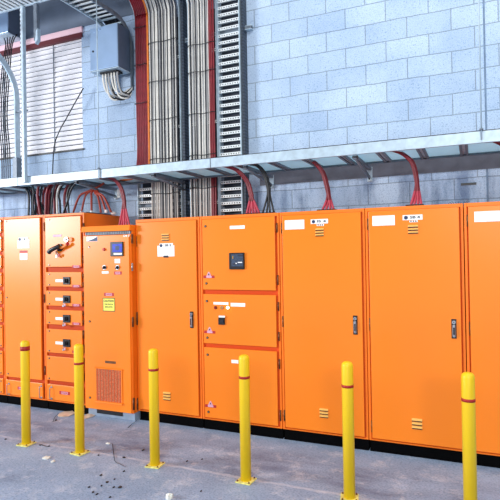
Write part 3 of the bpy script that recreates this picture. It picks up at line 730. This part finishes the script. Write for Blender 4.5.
M['rail_dots'] = slotted('slotted_rail', 'Z', .03, ('Y', 0.0, .01), (70, 82, 98))
def ladder(xa, xb, label, bent=True, rung_z=(), yr=.62, zb=ZB, z0=1.9, back=None):
    global M
    if 'shade_sheet' not in M: M['shade_sheet'] = mat('rung_gap_shade', srgb(46, 52, 66), .7, var=.2)  # dark sheet added for the deep shade between rungs
    r = thing('cable_ladder', ((xa+xb)/2, yr, z0), label, 'cable ladder', None)
    for x in (xa, xb):
        b = MB()
        path = bend_path(yr, x, RB+.03, z0, zb) if bent else [(x, yr, z0), (x, yr, 5.4)]
        ribbon(b, path, .06, .012, 'galv'); b.build('side_rail', r)
    for z in rung_z:
        b = MB().use('rung_x'); b.box(xa+.006, xb-.006, yr-.012, yr+.0, z-.005, z+.006); b.use('galv_lite').box(xa+.006, xb-.006, yr-.013, yr+.01, z+.006, z+.016); b.box(xa+.006, xb-.006, yr-.013, yr+.01, z-.014, z-.005); b.build('rung', r)
    if back:
        for za, zb_ in back: MB().use('shade_sheet').box(xa+.006, xb-.006, .688, .698, za, zb_).build('gap_shade_sheet', r)
    return r
rz = lambda a, c, p=.0772: [a+k*p for k in range(int((c-a)/p)+1)]
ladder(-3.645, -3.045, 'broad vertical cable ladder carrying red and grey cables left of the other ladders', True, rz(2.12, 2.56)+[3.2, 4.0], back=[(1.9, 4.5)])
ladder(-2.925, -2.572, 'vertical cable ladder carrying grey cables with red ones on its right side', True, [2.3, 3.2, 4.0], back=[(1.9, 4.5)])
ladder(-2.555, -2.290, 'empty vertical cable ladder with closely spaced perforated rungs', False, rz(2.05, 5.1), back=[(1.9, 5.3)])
b = MB(); b.use(slotted('strut_edge', 'Z', .035, ('Y', 0, .2), (66, 76, 92))).box(-2.268, -2.245, .60, .698, 0, 5.3)
tag(b.build('slotted_strut', None, origin=(-2.25, .65, 0)), 'dark perforated vertical strut right beside the empty cable ladder', 'strut')
b = MB(); b.use(slotted('strut_edge_b', 'Z', .035, ('Y', 0, .2), (66, 76, 92))).box(-3.022, -2.995, .60, .698, 0, 5.3)
tag(b.build('slotted_strut', None, origin=(-3.0, .65, 0)), 'dark perforated vertical strut between the two cable-filled ladders', 'strut')

# cables on them
def cable(path, r, m, label, group, name='cable', n=8, step=3, tip=None):
    o = MB().use(m).tube(path, r, n=n, step=step, tip=tip).build(name, None, origin=path[0]); return tag(o, label, 'cable', group)
cols = ['cable_white', 'cable_grey', 'cable_white', 'cable_dark', 'cable_white', 'cable_grey']
def bundle(xs, r, cols, label, group, y=.575, z0=1.95, zb=ZB, wob=.004, rb=RB):
    for i, x in enumerate(xs):
        dy = random.uniform(-.006, .006); p = bend_path(y+dy, x, rb-.02+dy, z0, zb)
        p = [(q[0]+random.uniform(-wob, wob), q[1], q[2]) for q in p]
        cable(p, r*random.uniform(.85, 1.1), cols[i % len(cols)], label, group)
def lin(a, c, n): return [a+(c-a)*k/(n-1) for k in range(n)]
bundle(lin(-3.43, -3.07, 22), .0085, ['cable_white', 'cable_dark', 'cable_grey', 'cable_white', 'cable_dark', 'cable_white', 'cable_white', 'cable_dark', 'cable_grey', 'cable_dark'], 'thin vertical cable, pale or dark grey, tied to the broad cable ladder', 'grey cables on the broad ladder')
bundle(lin(-2.903, -2.662, 15), .0085, ['cable_white', 'cable_dark', 'cable_white', 'cable_grey', 'cable_white', 'cable_dark', 'cable_grey'], 'thin vertical cable, pale or dark grey, tied to the middle cable ladder', 'grey cables on the middle ladder')
bundle([-2.640, -2.617, -2.594], .0115, ['cable_red'], 'red vertical cable at the right side of the middle cable ladder', 'red cables on the middle ladder', y=.570)
b = None
for i, x in enumerate(lin(-3.62, -3.478, 7)):
    p = bend_path(.572, x, RB-.02, 2.86)
    pre = [(x-.10+.01*i, .30, 2.62), (x-.05, .40, 2.64), (x-.015, .51, 2.70)]
    if i >= 4: pre = [(x-.01, .38, 2.62), (x-.0, .47, 2.64), (x-.0, .54, 2.70)]
    cable(pre+p, .0125, 'cable_red', 'dark red vertical cable on the left of the broad cable ladder', 'red cables on the broad ladder')
cable([(-3.462, .35, 2.62), (-3.46, .48, 2.65), (-3.457, .55, 2.72)]+bend_path(.565, -3.455, RB-.03, 2.86), .0115, 'cable_orange', 'single orange vertical cable between the red and grey cables on the broad ladder', None)

# black ties round the bundles
def tie(xa, xb, y, z, sag, label, group):
    pts = [(xa, y+.02, z), (xa, y-.012, z)]+[(xa+(xb-xa)*k/6, y-.018, z+sag*math.sin(k*1.3)) for k in range(1, 6)]+[(xb, y-.012, z+.004), (xb, y+.02, z)]
    tag(MB().use('black').tube(pts, .0042, n=5, step=2).build('cable_tie', None, origin=(xa, y, z)), label, 'cable tie', group)
for px, py in ((165, 41), (165, 80.5), (165, 119), (165, 158.5), (165, 193.5)):
    tie(-3.44, -3.06, .56, on(px, py, 1, .56).z, .006, 'black tie across the grey cables of the broad ladder', 'ties on the broad ladder grey cables')
for py in (27, 64.5, 103): tie(-3.635, -3.47, .556, on(144, py, 1, .56).z, .003, 'black tie across the red cables of the broad ladder', 'ties on the broad ladder red cables')
for py in (44, 71.5, 113.5, 155, 188): tie(-2.915, -2.585, .56, on(203, py, 1, .56).z, .006, 'black tie across the cables of the middle ladder', 'ties on the middle ladder cables')

# ------------------------------------------------------------------ junction box and its bent ladder
def enclosure(x0, x1, y0, y1, z0, z1, label):
    r = thing('junction_box', ((x0+x1)/2, (y0+y1)/2, z0), label, 'junction box')
    b = MB().use('enclosure_shaded').box(x0, x1, y0+.012, y1, z0, z1, bev=.004); b.build('housing', r)
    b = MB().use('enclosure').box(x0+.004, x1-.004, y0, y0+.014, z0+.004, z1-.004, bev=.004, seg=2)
    l = b.build('lid', r)
    MB().use('black').cyl((x0+.05, y0+.002, z0+(z1-z0)*.45), (x0+.05, y0-.006, z0+(z1-z0)*.45), .012, n=12).build('lock', l)
    MB().use('enclosure').box(x0+.06, x0+.16, y0-.006, y0+.003, z1-.045, z1-.022, bev=.002).build('name_plate', l)
    MB().use('galv').box(x0-.001, x1+.001, y0+.004, y1, z0-.012, z0, bev=.002).build('gland_flange', r)
    return r
JX0, JX1, JY0, JY1, JZ0, JZ1 = -4.128, -3.722, .355, .585, 3.915, 4.42
enclosure(JX0, JX1, JY0, JY1, JZ0, JZ1, 'blue-grey steel junction box with looped cables beneath, hung right of the louvres')
MB_ = MB().use('black').box(JX0+.1, JX1-.06, JY0+.05, JY1-.06, JZ0-.034, JZ0-.012, bev=.004)
tag(MB_.build('gland_block', None, origin=(-3.9, .45, JZ0-.03)), 'black cable gland block under the junction box', 'gland block')
for i, x in enumerate(lin(-4.0, -3.79, 11)):
    m = ['cable_white', 'cable_black', 'cable_white', 'cable_black', 'cable_grey', 'cable_black', 'cable_white', 'cable_dark', 'cable_white', 'cable_black', 'cable_grey'][i]
    d_ = .14+.05*(i % 3)*.6; y_ = .43+.02*(i % 2)
    cable([(x, y_, JZ0-.03), (x+.003, y_, JZ0-.12), (x+.03, y_+.03, JZ0-.10-d_), (x+.10, y_+.09, JZ0-.17-d_*.8), (-3.76+.012*(i % 3), .60, JZ0-.20-.008*i), (-3.74, .64, JZ0-.15), (-3.75, .66, JZ0-.02)],
          .011, m, 'cable looping out beneath the blue-grey junction box', 'looped cables under the junction box')
r = thing('cable_ladder', (-3.87, .64, 3.9), 'dark cable ladder bending down the wall behind the junction box', 'cable ladder')
for x in (-4.02, -3.735):
    b = MB(); path = [(x, .64, 3.72), (x, .64, 4.0)]+[(x, .64-.3+.3*math.cos(k/6*PI/2), 4.21+.3*math.sin(k/6*PI/2)) for k in range(7)]+[(x, .0, 4.51), (x, -1.2, 4.51)]
    ribbon(b, path, .05, .014, 'galv' if x < -3.9 else 'galv_dark'); b.build('side_rail', r)
for k in range(5):
    a = (k+.5)/5*PI/2; y_, z_ = .34+.3*math.cos(a), 4.21+.3*math.sin(a)
    MB().use('galv').box(-4.012, -3.742, y_-.012, y_+.012, z_-.012, z_+.004).build('rung', r)
MB().use('black').box(-4.01, -3.745, -1.2, .34, 4.53, 4.536).build('dark_gap_sheet', r, label='dark sheet above the rungs')  # black sheet added so the gaps between rungs look shaded
for k in range(18):
    y_ = .30-k*.08; MB().use('galv_lite').box(-4.012, -3.742, y_-.009, y_+.009, 4.496, 4.508).build('rung', r)
for i, x in enumerate(lin(-3.97, -3.77, 9)):
    p = [(x, .615, 4.02), (x, .61, 4.15)]+[(x, .34+.27*math.cos(k/5*PI/2), 4.22+.31*math.sin(k/5*PI/2)) for k in range(6)]+[(x, .0, 4.545), (x, -1.1, 4.545)]
    cable(p, .013, 'cable_black' if i % 2 else 'cable_dark', 'dark cable lying on the bent ladder behind the junction box', 'dark cables on the bent ladder')

# overhead ladder at top left
r = thing('cable_ladder', (-4.9, -.4, 4.62), 'overhead horizontal cable ladder with pale close-set rungs at the top left corner', 'cable ladder')
for y_ in (-.06, -.9): MB().use('galv').box(-6.4, -3.9, y_-.015, y_+.01, 4.625, 4.70, bev=.002).build('side_rail', r)
k = 0
while -6.3+k*.068 < -4.0:
    x = -6.3+k*.068; k += 1; MB().use('galv_lite').box(x-.019, x+.019, -.89, -.07, 4.632, 4.644).build('rung', r)
MB().use('black').box(-6.38, -3.92, -.88, -.07, 4.66, 4.672).build('dark_gap_sheet', r, label='dark sheet above the rungs')

# left junction box and curved ladder
p = on(8, 32, 1, .42); EX1 = p.x; EZ0 = p.z
enclosure(EX1-.42, EX1, .42, .68, EZ0, EZ0+.5, 'blue-grey steel junction box cut by the left photo edge')
for i in range(5):
    x = EX1-.19+.03*i; xt = EX1-.15+.036*i
    cable([(x+.03*(i-2)+.06, .52, EZ0-.0), (x+.045, .51, EZ0-.12), (xt-.01, .46, EZ0-.45), (xt-.03, .42, 3.6), (xt+.01, .42, 3.1), (xt+.02, .41, 2.62)], .0075, 'cable_black' if i != 2 else 'cable_dark', 'black cable dropping from the left junction box to the tray', 'black cables dropping at the left edge')
r = thing('cable_ladder', (-5.26, .3, 2.7), 'pale cable ladder curving outward above the leftmost cabinets', 'cable ladder')
for x in (-5.245, -5.68):
    path = [(x, .3, 2.98), (x, .3, 3.4), (x, .3, 3.71)]+[(x, .3-.55+.55*math.cos(k/8*PI/2), 3.71+.55*math.sin(k/8*PI/2)) for k in range(1, 9)]+[(x, -.9, 4.26)]
    b = MB(); ribbon(b, path, .075, .012, 'galv'); ribbon(b, [(p_[0]-.02, p_[1]-.0, p_[2]) for p_ in path], .012, .05, 'translucent_sheet'); b.build('side_rail', r)
MB().use('galv_dark').box(-5.29, -5.22, .26, .34, 2.66, 2.98, bev=.003).build('foot_bracket', r)
MB().use('galv_dark').box(-5.24, -5.06, .28, .30, 3.545, 3.565).build('clamp_arm', r)
# loose cables over the louvres
cable([tuple(on(83.5, 88, 1, .6)), tuple(on(76, 101, 1, .58)), tuple(on(66, 119, 1, .58)), tuple(on(59, 132, 1, .55)), tuple(on(54, 148, 1, .5)), (on(52, 165, 1, .4).x, .4, 2.63)], .007, 'cable_black', 'thin black cable hanging slanted across the louvres', None, step=5)

# ------------------------------------------------------------------ cable drops from the tray into the cabinets
def pt(px, py, y): return tuple(on(px, py, 1, y))
def drop(n, path_px, r, m, label, group, strands=None, spread=.012, y=.2, zend=None):
    """bundle of n cables along image-traced points lying in a plane y, ending on the cabinet top"""
    for i in range(n):
        o = (i-(n-1)/2)
        pts = []
        for j, (px, py, yy) in enumerate(path_px):
            q = on(px, py, 1, yy); k = 1 if strands is None or j < len(path_px)-1 else 0
            pts.append((q.x+o*spread*k*(.6 if j else 1), q.y+(i % 2)*.016*k, q.z+abs(o)*.004*k))
        if strands:
            sx, sy = strands[i % len(strands)]; q = on(sx, sy, 1, y); pts[-1] = (q.x, q.y, zend if zend else q.z)
        cable(pts, r, m, label, group, step=5, tip='cable_pink' if m == 'cable_red' else None)
# into U6
drop(4, [(296, 155.5, .10), (311, 160.5, .16), (322, 172, .2), (327, 188, .2), (328.5, 198, .2), (0, 0, .2)], .0115, 'cable_red', 'red cable dropping from the tray into the cabinet right of the three-door one', 'red cables into the cabinet right of the three-door one', [(322, 209), (326, 209), (330.5, 209), (334, 209)], zend=2.11)
gland(u6, on(321, 209, 1, .2).x-.02, on(335, 209, 1, .2).x+.02, .12, .28, 2.1, .02)
# into U7
drop(4, [(390, 149.5, .08), (402, 154, .14), (412, 163, .17), (416, 177, .18), (417, 188, .18), (0, 0, .2)], .0115, 'cable_red', 'red cable dropping from the tray into the cabinet with the two rightmost posts', 'red cables into the cabinet behind the rightmost posts', [(410.5, 204), (414, 204), (418, 204), (421.5, 204)], y=.18, zend=2.11)
gland(u7, on(409, 204, 1, .18).x-.02, on(422, 204, 1, .18).x+.02, .1, .26, 2.1, .02)
# into U8
drop(3, [(486, 139, .06), (495, 141.5, .1), (504, 147, .15), (512, 160, .18), (515, 175, .18), (0, 0, .2)], .0115, 'cable_red', 'red cable leaving the tray at the right photo edge', 'red cables at the right photo edge', [(510, 200), (514, 200), (518, 200)], y=.18, zend=2.105)
# into U5: red then black
drop(5, [(224, 166, .06), (237, 171, .12), (247, 182, .16), (251, 195, .16), (251.5, 199, .16), (0, 0, .16)], .0115, 'cable_red', 'red cable dropping from the tray into the three-door cabinet', 'red cables into the three-door cabinet', [(246.5, 213), (249.5, 213), (253, 213), (256, 213), (259.5, 213)], y=.16, zend=2.11)
drop(4, [(248, 164, .03), (257, 166, .1), (264, 174, .15), (268, 187, .16), (268.5, 196, .16), (0, 0, .16)], .010, 'cable_black', 'black cable dropping from the tray into the three-door cabinet', 'black cables into the three-door cabinet', [(262.5, 212), (266.5, 212), (270, 212), (274, 212)], y=.16, zend=2.11)
gland(u5, on(246, 212, 1, .16).x-.03, on(275, 212, 1, .16).x+.02, .08, .24, 2.1, .014)
# into U3
drop(5, [(104, 177.5, .1), (113, 179.5, .14), (120, 187, .17), (123.5, 199, .18), (124, 206, .18), (0, 0, .16)], .0115, 'cable_red', 'red cable dropping from the tray into the lower control cabinet', 'red cables into the lower control cabinet', [(119, 224), (121.5, 224), (124, 224), (126.5, 224), (129.5, 224)], y=.16, zend=2.045)
# rust coloured fan on U2
for k, (px, py) in enumerate(((72.5, 209.5), (81, 209.5), (91.5, 209), (101, 208.8), (106, 208.6), (111, 208.6))):
    mx = [79, 85, 91.5, 98, 101, 104][k]
    q = [pt(104, 183, .34+.012*k), pt(97, 187.5, .32+.012*k), (on((mx+92)/2, 192.5-abs(k-2)*.0, 1, .30)[:]), pt(mx, 197 if k != 2 else 198, .28), pt(px, py, .26)]
    q = [tuple(v) for v in q]; q[-1] = (q[-1][0], q[-1][1], TOP+.02)
    cable(q, .0125, 'cable_rust', 'orange-red cable fanning down onto the drawer cabinet', 'orange-red fan of cables on the drawer cabinet', step=5)
for px in (72.5, 81, 91.5, 106): 
    q = on(px, 208.5, 1, .26); MB().use('white').cyl((q.x, .26, TOP+.016), (q.x, .26, TOP+.05), .018, .014, n=12).build('cable_boot', u2)
# dense group on U1/U2
G = 'mixed cables dropping onto the tall left cabinets'
spec = [([(18, 184.5), (24, 187), (28, 193), (29, 201)], (28.5, 213), 'cable_black'), ([(20, 184.5), (27, 188), (31, 194), (32, 202)], (32, 213), 'cable_black'),
        ([(22, 184.5), (29, 187), (34, 194), (35.5, 203)], (35.5, 213), 'cable_black'), ([(36, 183), (33, 187), (31.5, 192), (35, 202)], (39, 213), 'cable_red'),
        ([(44, 182.5), (39, 186), (37.5, 194), (38.5, 203)], (40.5, 213), 'cable_red'), ([(55, 181), (49, 186), (46.5, 194), (46, 203)], (45.5, 213), 'cable_red'),
        ([(57, 181), (51, 187), (49, 195), (48.4, 204)], (48, 213), 'cable_red'), ([(52, 181), (47, 185), (43.5, 193), (43, 203)], (42.7, 213), 'cable_red'),
        ([(59, 181), (54.5, 186), (53, 194), (52, 203)], (51.5, 212.6), 'cable_dark'), ([(68, 180), (60, 186), (57, 194), (57, 203)], (57.5, 212.4), 'cable_white'),
        ([(70, 180), (62, 186), (59, 194), (60, 203)], (60.5, 212.4), 'cable_black'), ([(74, 180), (68, 185), (65, 193), (64.5, 203)], (66, 212), 'cable_red'),
        ([(30, 183.5), (33, 187), (33.5, 195), (33, 203)], (33.8, 213), 'cable_dark'), ([(48, 182), (42.5, 186), (40.5, 195), (40.5, 204)], (43.5, 213), 'cable_black'),
        ([(62, 181), (57, 186), (54.5, 194), (54.6, 204)], (54.6, 212.5), 'cable_red'), ([(64, 181), (57.5, 187), (51.5, 194), (50, 204)], (49.6, 213), 'cable_black'),
        ([(82, 179.5), (75, 184), (70.5, 191), (68, 200)], (63, 212.3), 'cable_black'), ([(24, 184.5), (31, 188), (38, 196), (41, 204)], (46, 213), 'cable_black'),
        ([(78, 180), (71, 185), (67.5, 193), (68, 203)], (69, 212), 'cable_black')]
names = {'cable_black': 'black cable curving down from the tray onto the tall left cabinets', 'cable_red': 'dark red cable curving down from the tray onto the tall left cabinets', 'cable_dark': 'dark grey cable curving down between the red ones onto the tall left cabinets', 'cable_white': 'single white cable curving down from the tray onto the drawer cabinet'}
for i, (ps, e, m) in enumerate(spec):
    yy = .16+.03*(i % 4)
    q = [pt(a, c, yy) for a, c in ps]; ex = on(e[0], e[1], 1, yy); q.append((ex.x, yy, TOP+.015))
    cable(q, .0155 if m == 'cable_red' else .012, m, names[m], {'cable_black': 'black cables onto the left cabinets', 'cable_red': 'dark red cables onto the left cabinets', 'cable_dark': 'dark grey cables onto the left cabinets'}.get(m), step=5)
# orange run lying under the tray near the control cabinet
cable([pt(98, 176.5, .3), pt(112, 177.5, .3), pt(124, 179.5, .28), pt(132, 178.5, .3), pt(140, 173.5, .36)], .011, 'cable_orange', 'orange cable sagging just beneath the tray above the control cabinet', None, step=5)
cable([pt(96, 175.5, .34), pt(108, 179.5, .32), pt(122, 180.6, .32), pt(133, 178.5, .34)], .011, 'cable_black', 'black cable sagging beside the orange one beneath the tray', None, step=5)
q = on(118.6, 193.5, 1, .66)
tag(MB().use('white').box(q.x-.022, q.x+.022, .655, .70, q.z-.05, q.z+.05, bev=.004, seg=2).build('wall_socket', None, origin=(q.x, .68, q.z)), 'small white wall fitting behind the red cables above the control cabinet', 'wall fitting')
q = on(113.5, 212.6, 1, .34)
tag(MB().use('white').lathe((q.x, .34, TOP), [(0, 0), (.028, 0), (.03, .012), (.02, .03), (0, .036)], n=16).build('cap', None, origin=(q.x, .34, TOP)), 'white plastic cap lying on top of the drawer cabinet', 'cap')

# small wall details on the right
p0 = on(468.5, 184, 1, WY)
b = MB().use('black').box(p0.x-.066, p0.x+.066, WY-.006, WY+.001, p0.z-.011, p0.z+.011, rot=Matrix.Rotation(0.0, 3, 'Y'))
tag(b.build('wall_slot', None, origin=(p0.x, WY, p0.z)), 'dark narrow slot in the block wall above the rightmost cabinets', 'slot')
b = MB().use('plant'); q = on(458.5, 203, 1, .56)
for k in range(9):
    a = -1.2+k*.3; L_ = .05+.02*random.random(); b.tube([(q.x+.01*(k-4)*.4, .52, 2.10), (q.x+.01*(k-4)+math.sin(a)*L_*.5, .52, 2.10+L_*.7), (q.x+.01*(k-4)+math.sin(a)*L_, .51, 2.10+L_)], .004, n=5, r_end=.001)
tag(b.build('weed', None, origin=(q.x, .52, 2.1)), 'small dark sprig growing on top of the cabinet in front of the wall', 'plant')

# ------------------------------------------------------------------ litter on the floor
def flake(name, px, py, w, d, m, label, cat, seed, group=None, curl=.006, rot=0):
    q = on(px, py, 2, .004); rnd = random.Random(seed); b = MB().use(m); n = 11
    c = b.bm.verts.new((q.x, q.y, .006+curl)); ring = []; low = []
    for k in range(n):
        a = 2*PI*k/n+rot; rr = rnd.uniform(.78, 1.1)
        X, Y_ = math.cos(a)*w/2*rr, math.sin(a)*d/2*rr
        zt = .004+rnd.random()*curl; ring.append(b.bm.verts.new((q.x+X, q.y+Y_, zt))); low.append(b.bm.verts.new((q.x+X*.97, q.y+Y_*.97, .0005)))
    fs = [b.bm.faces.new((c, ring[k], ring[(k+1) % n])) for k in range(n)]+[b.bm.faces.new((ring[k], low[k], low[(k+1) % n], ring[(k+1) % n])) for k in range(n)]+[b.bm.faces.new(low)]
    b._fin(fs); return tag(b.build(name, None, origin=(q.x, q.y, 0)), label, cat, group)
flake('cardboard_scrap', 67.5, 413.8, .17, .24, 'card', 'torn cardboard scrap on the floor just left of the second post', 'scrap', 3, curl=.012)
flake('cardboard_scrap', 89.5, 415.6, .13, .22, 'card', 'torn cardboard scrap on the floor just right of the second post', 'scrap', 4, curl=.012)
flake('paper_scrap', 46, 457.8, .07, .07, 'paper', 'white paper scrap on the floor between the first two posts, the larger one', 'scrap', 5)
flake('paper_scrap', 53, 461.3, .03, .05, 'paper', 'tiny white paper scrap beside the larger one between the first two posts', 'scrap', 6)
flake('paper_scrap', 169.5, 497.5, .06, .08, 'paper', 'white scrap at the bottom photo edge right of the third post', 'scrap', 8, curl=.03)
flake('paper_scrap', 108, 443.4, .05, .03, 'paper', 'pale chip on the floor between the second and third posts', 'scrap', 9)
rnd = random.Random(12)
for px, py in ((101, 475), (114.5, 479), (107, 482), (101.5, 485.6), (113.8, 487), (93, 492), (124, 471), (120, 487), (98.5, 455), (40, 445), (5.5, 439), (49, 446), (124, 457.3), (56, 420), (89, 487), (97, 494), (110, 497), (187, 461), (202, 459), (201, 491), (143, 450)):
    flake('dry_leaf', px, py, rnd.uniform(.010, .03), rnd.uniform(.012, .035), 'leaf', 'small dark dry leaf fragment scattered on the concrete', 'leaf', rnd.random(), 'dry leaf fragments on the concrete', curl=.004, rot=rnd.random())
def twig(pts, label):
    v = [tuple(on(a, c, 2, .006)) for a, c in pts]; tag(MB().use('leaf').tube(v, .0035, n=5, r_end=.0012).build('twig', None, origin=v[0]), label, 'twig')
twig([(53, 421.5), (55, 417), (59, 413)], 'thin dark twig beside the cardboard scrap')
twig([(128, 427.5), (132, 424), (137, 420.5)], 'thin dark twig in front of the grey plinth')
twig([(112.5, 444), (113.5, 452), (115, 461), (120, 464), (126, 467)], 'long bent twig between the second and third posts')
twig([(41, 444.5), (48, 446.5), (50, 444.5)], 'short dark twig between the first two posts')

# ------------------------------------------------------------------ light
w = bpy.data.worlds.new('world'); sc.world = w; w.use_nodes = True
nt = w.node_tree; bg = nt.nodes['Background']; bg.inputs[0].default_value = (.86, .92, 1, 1); bg.inputs[1].default_value = .33
def area(name, loc, target, sx, sy, e, col):
    l = bpy.data.lights.new(name, 'AREA'); l.shape = 'RECTANGLE'; l.size = sx; l.size_y = sy; l.energy = e; l.color = col
    o = bpy.data.objects.new(name, l); COL.objects.link(o); o.location = loc
    o.rotation_euler = (Vector(target)-Vector(loc)).to_track_quat('-Z', 'Y').to_euler(); return o
area('bay_opening', (2.5, -13.5, 4.45), (-1.4, 0, 2.2), 4.5, .8, 720, (.98, .99, 1))
area('roof_light', (.4, -3.2, 6.6), (-1.0, .2, 2.0), 7, 2.0, 225, (.95, .985, 1))
area('side_opening', (-11.0, -6.2, 2.9), (-4.4, 0, 2.0), 2.6, 1.1, 800, (.95, .97, 1))
area('low_fill', (-1.5, -7.5, .35), (-1.8, 0, 2.6), 9, .6, 30, (.93, .97, 1))  # added fill lamp low in front, brightening the tray underside
sc.view_settings.view_transform = 'Standard'; sc.view_settings.look = 'None'; sc.view_settings.exposure = 0; sc.view_settings.gamma = 1
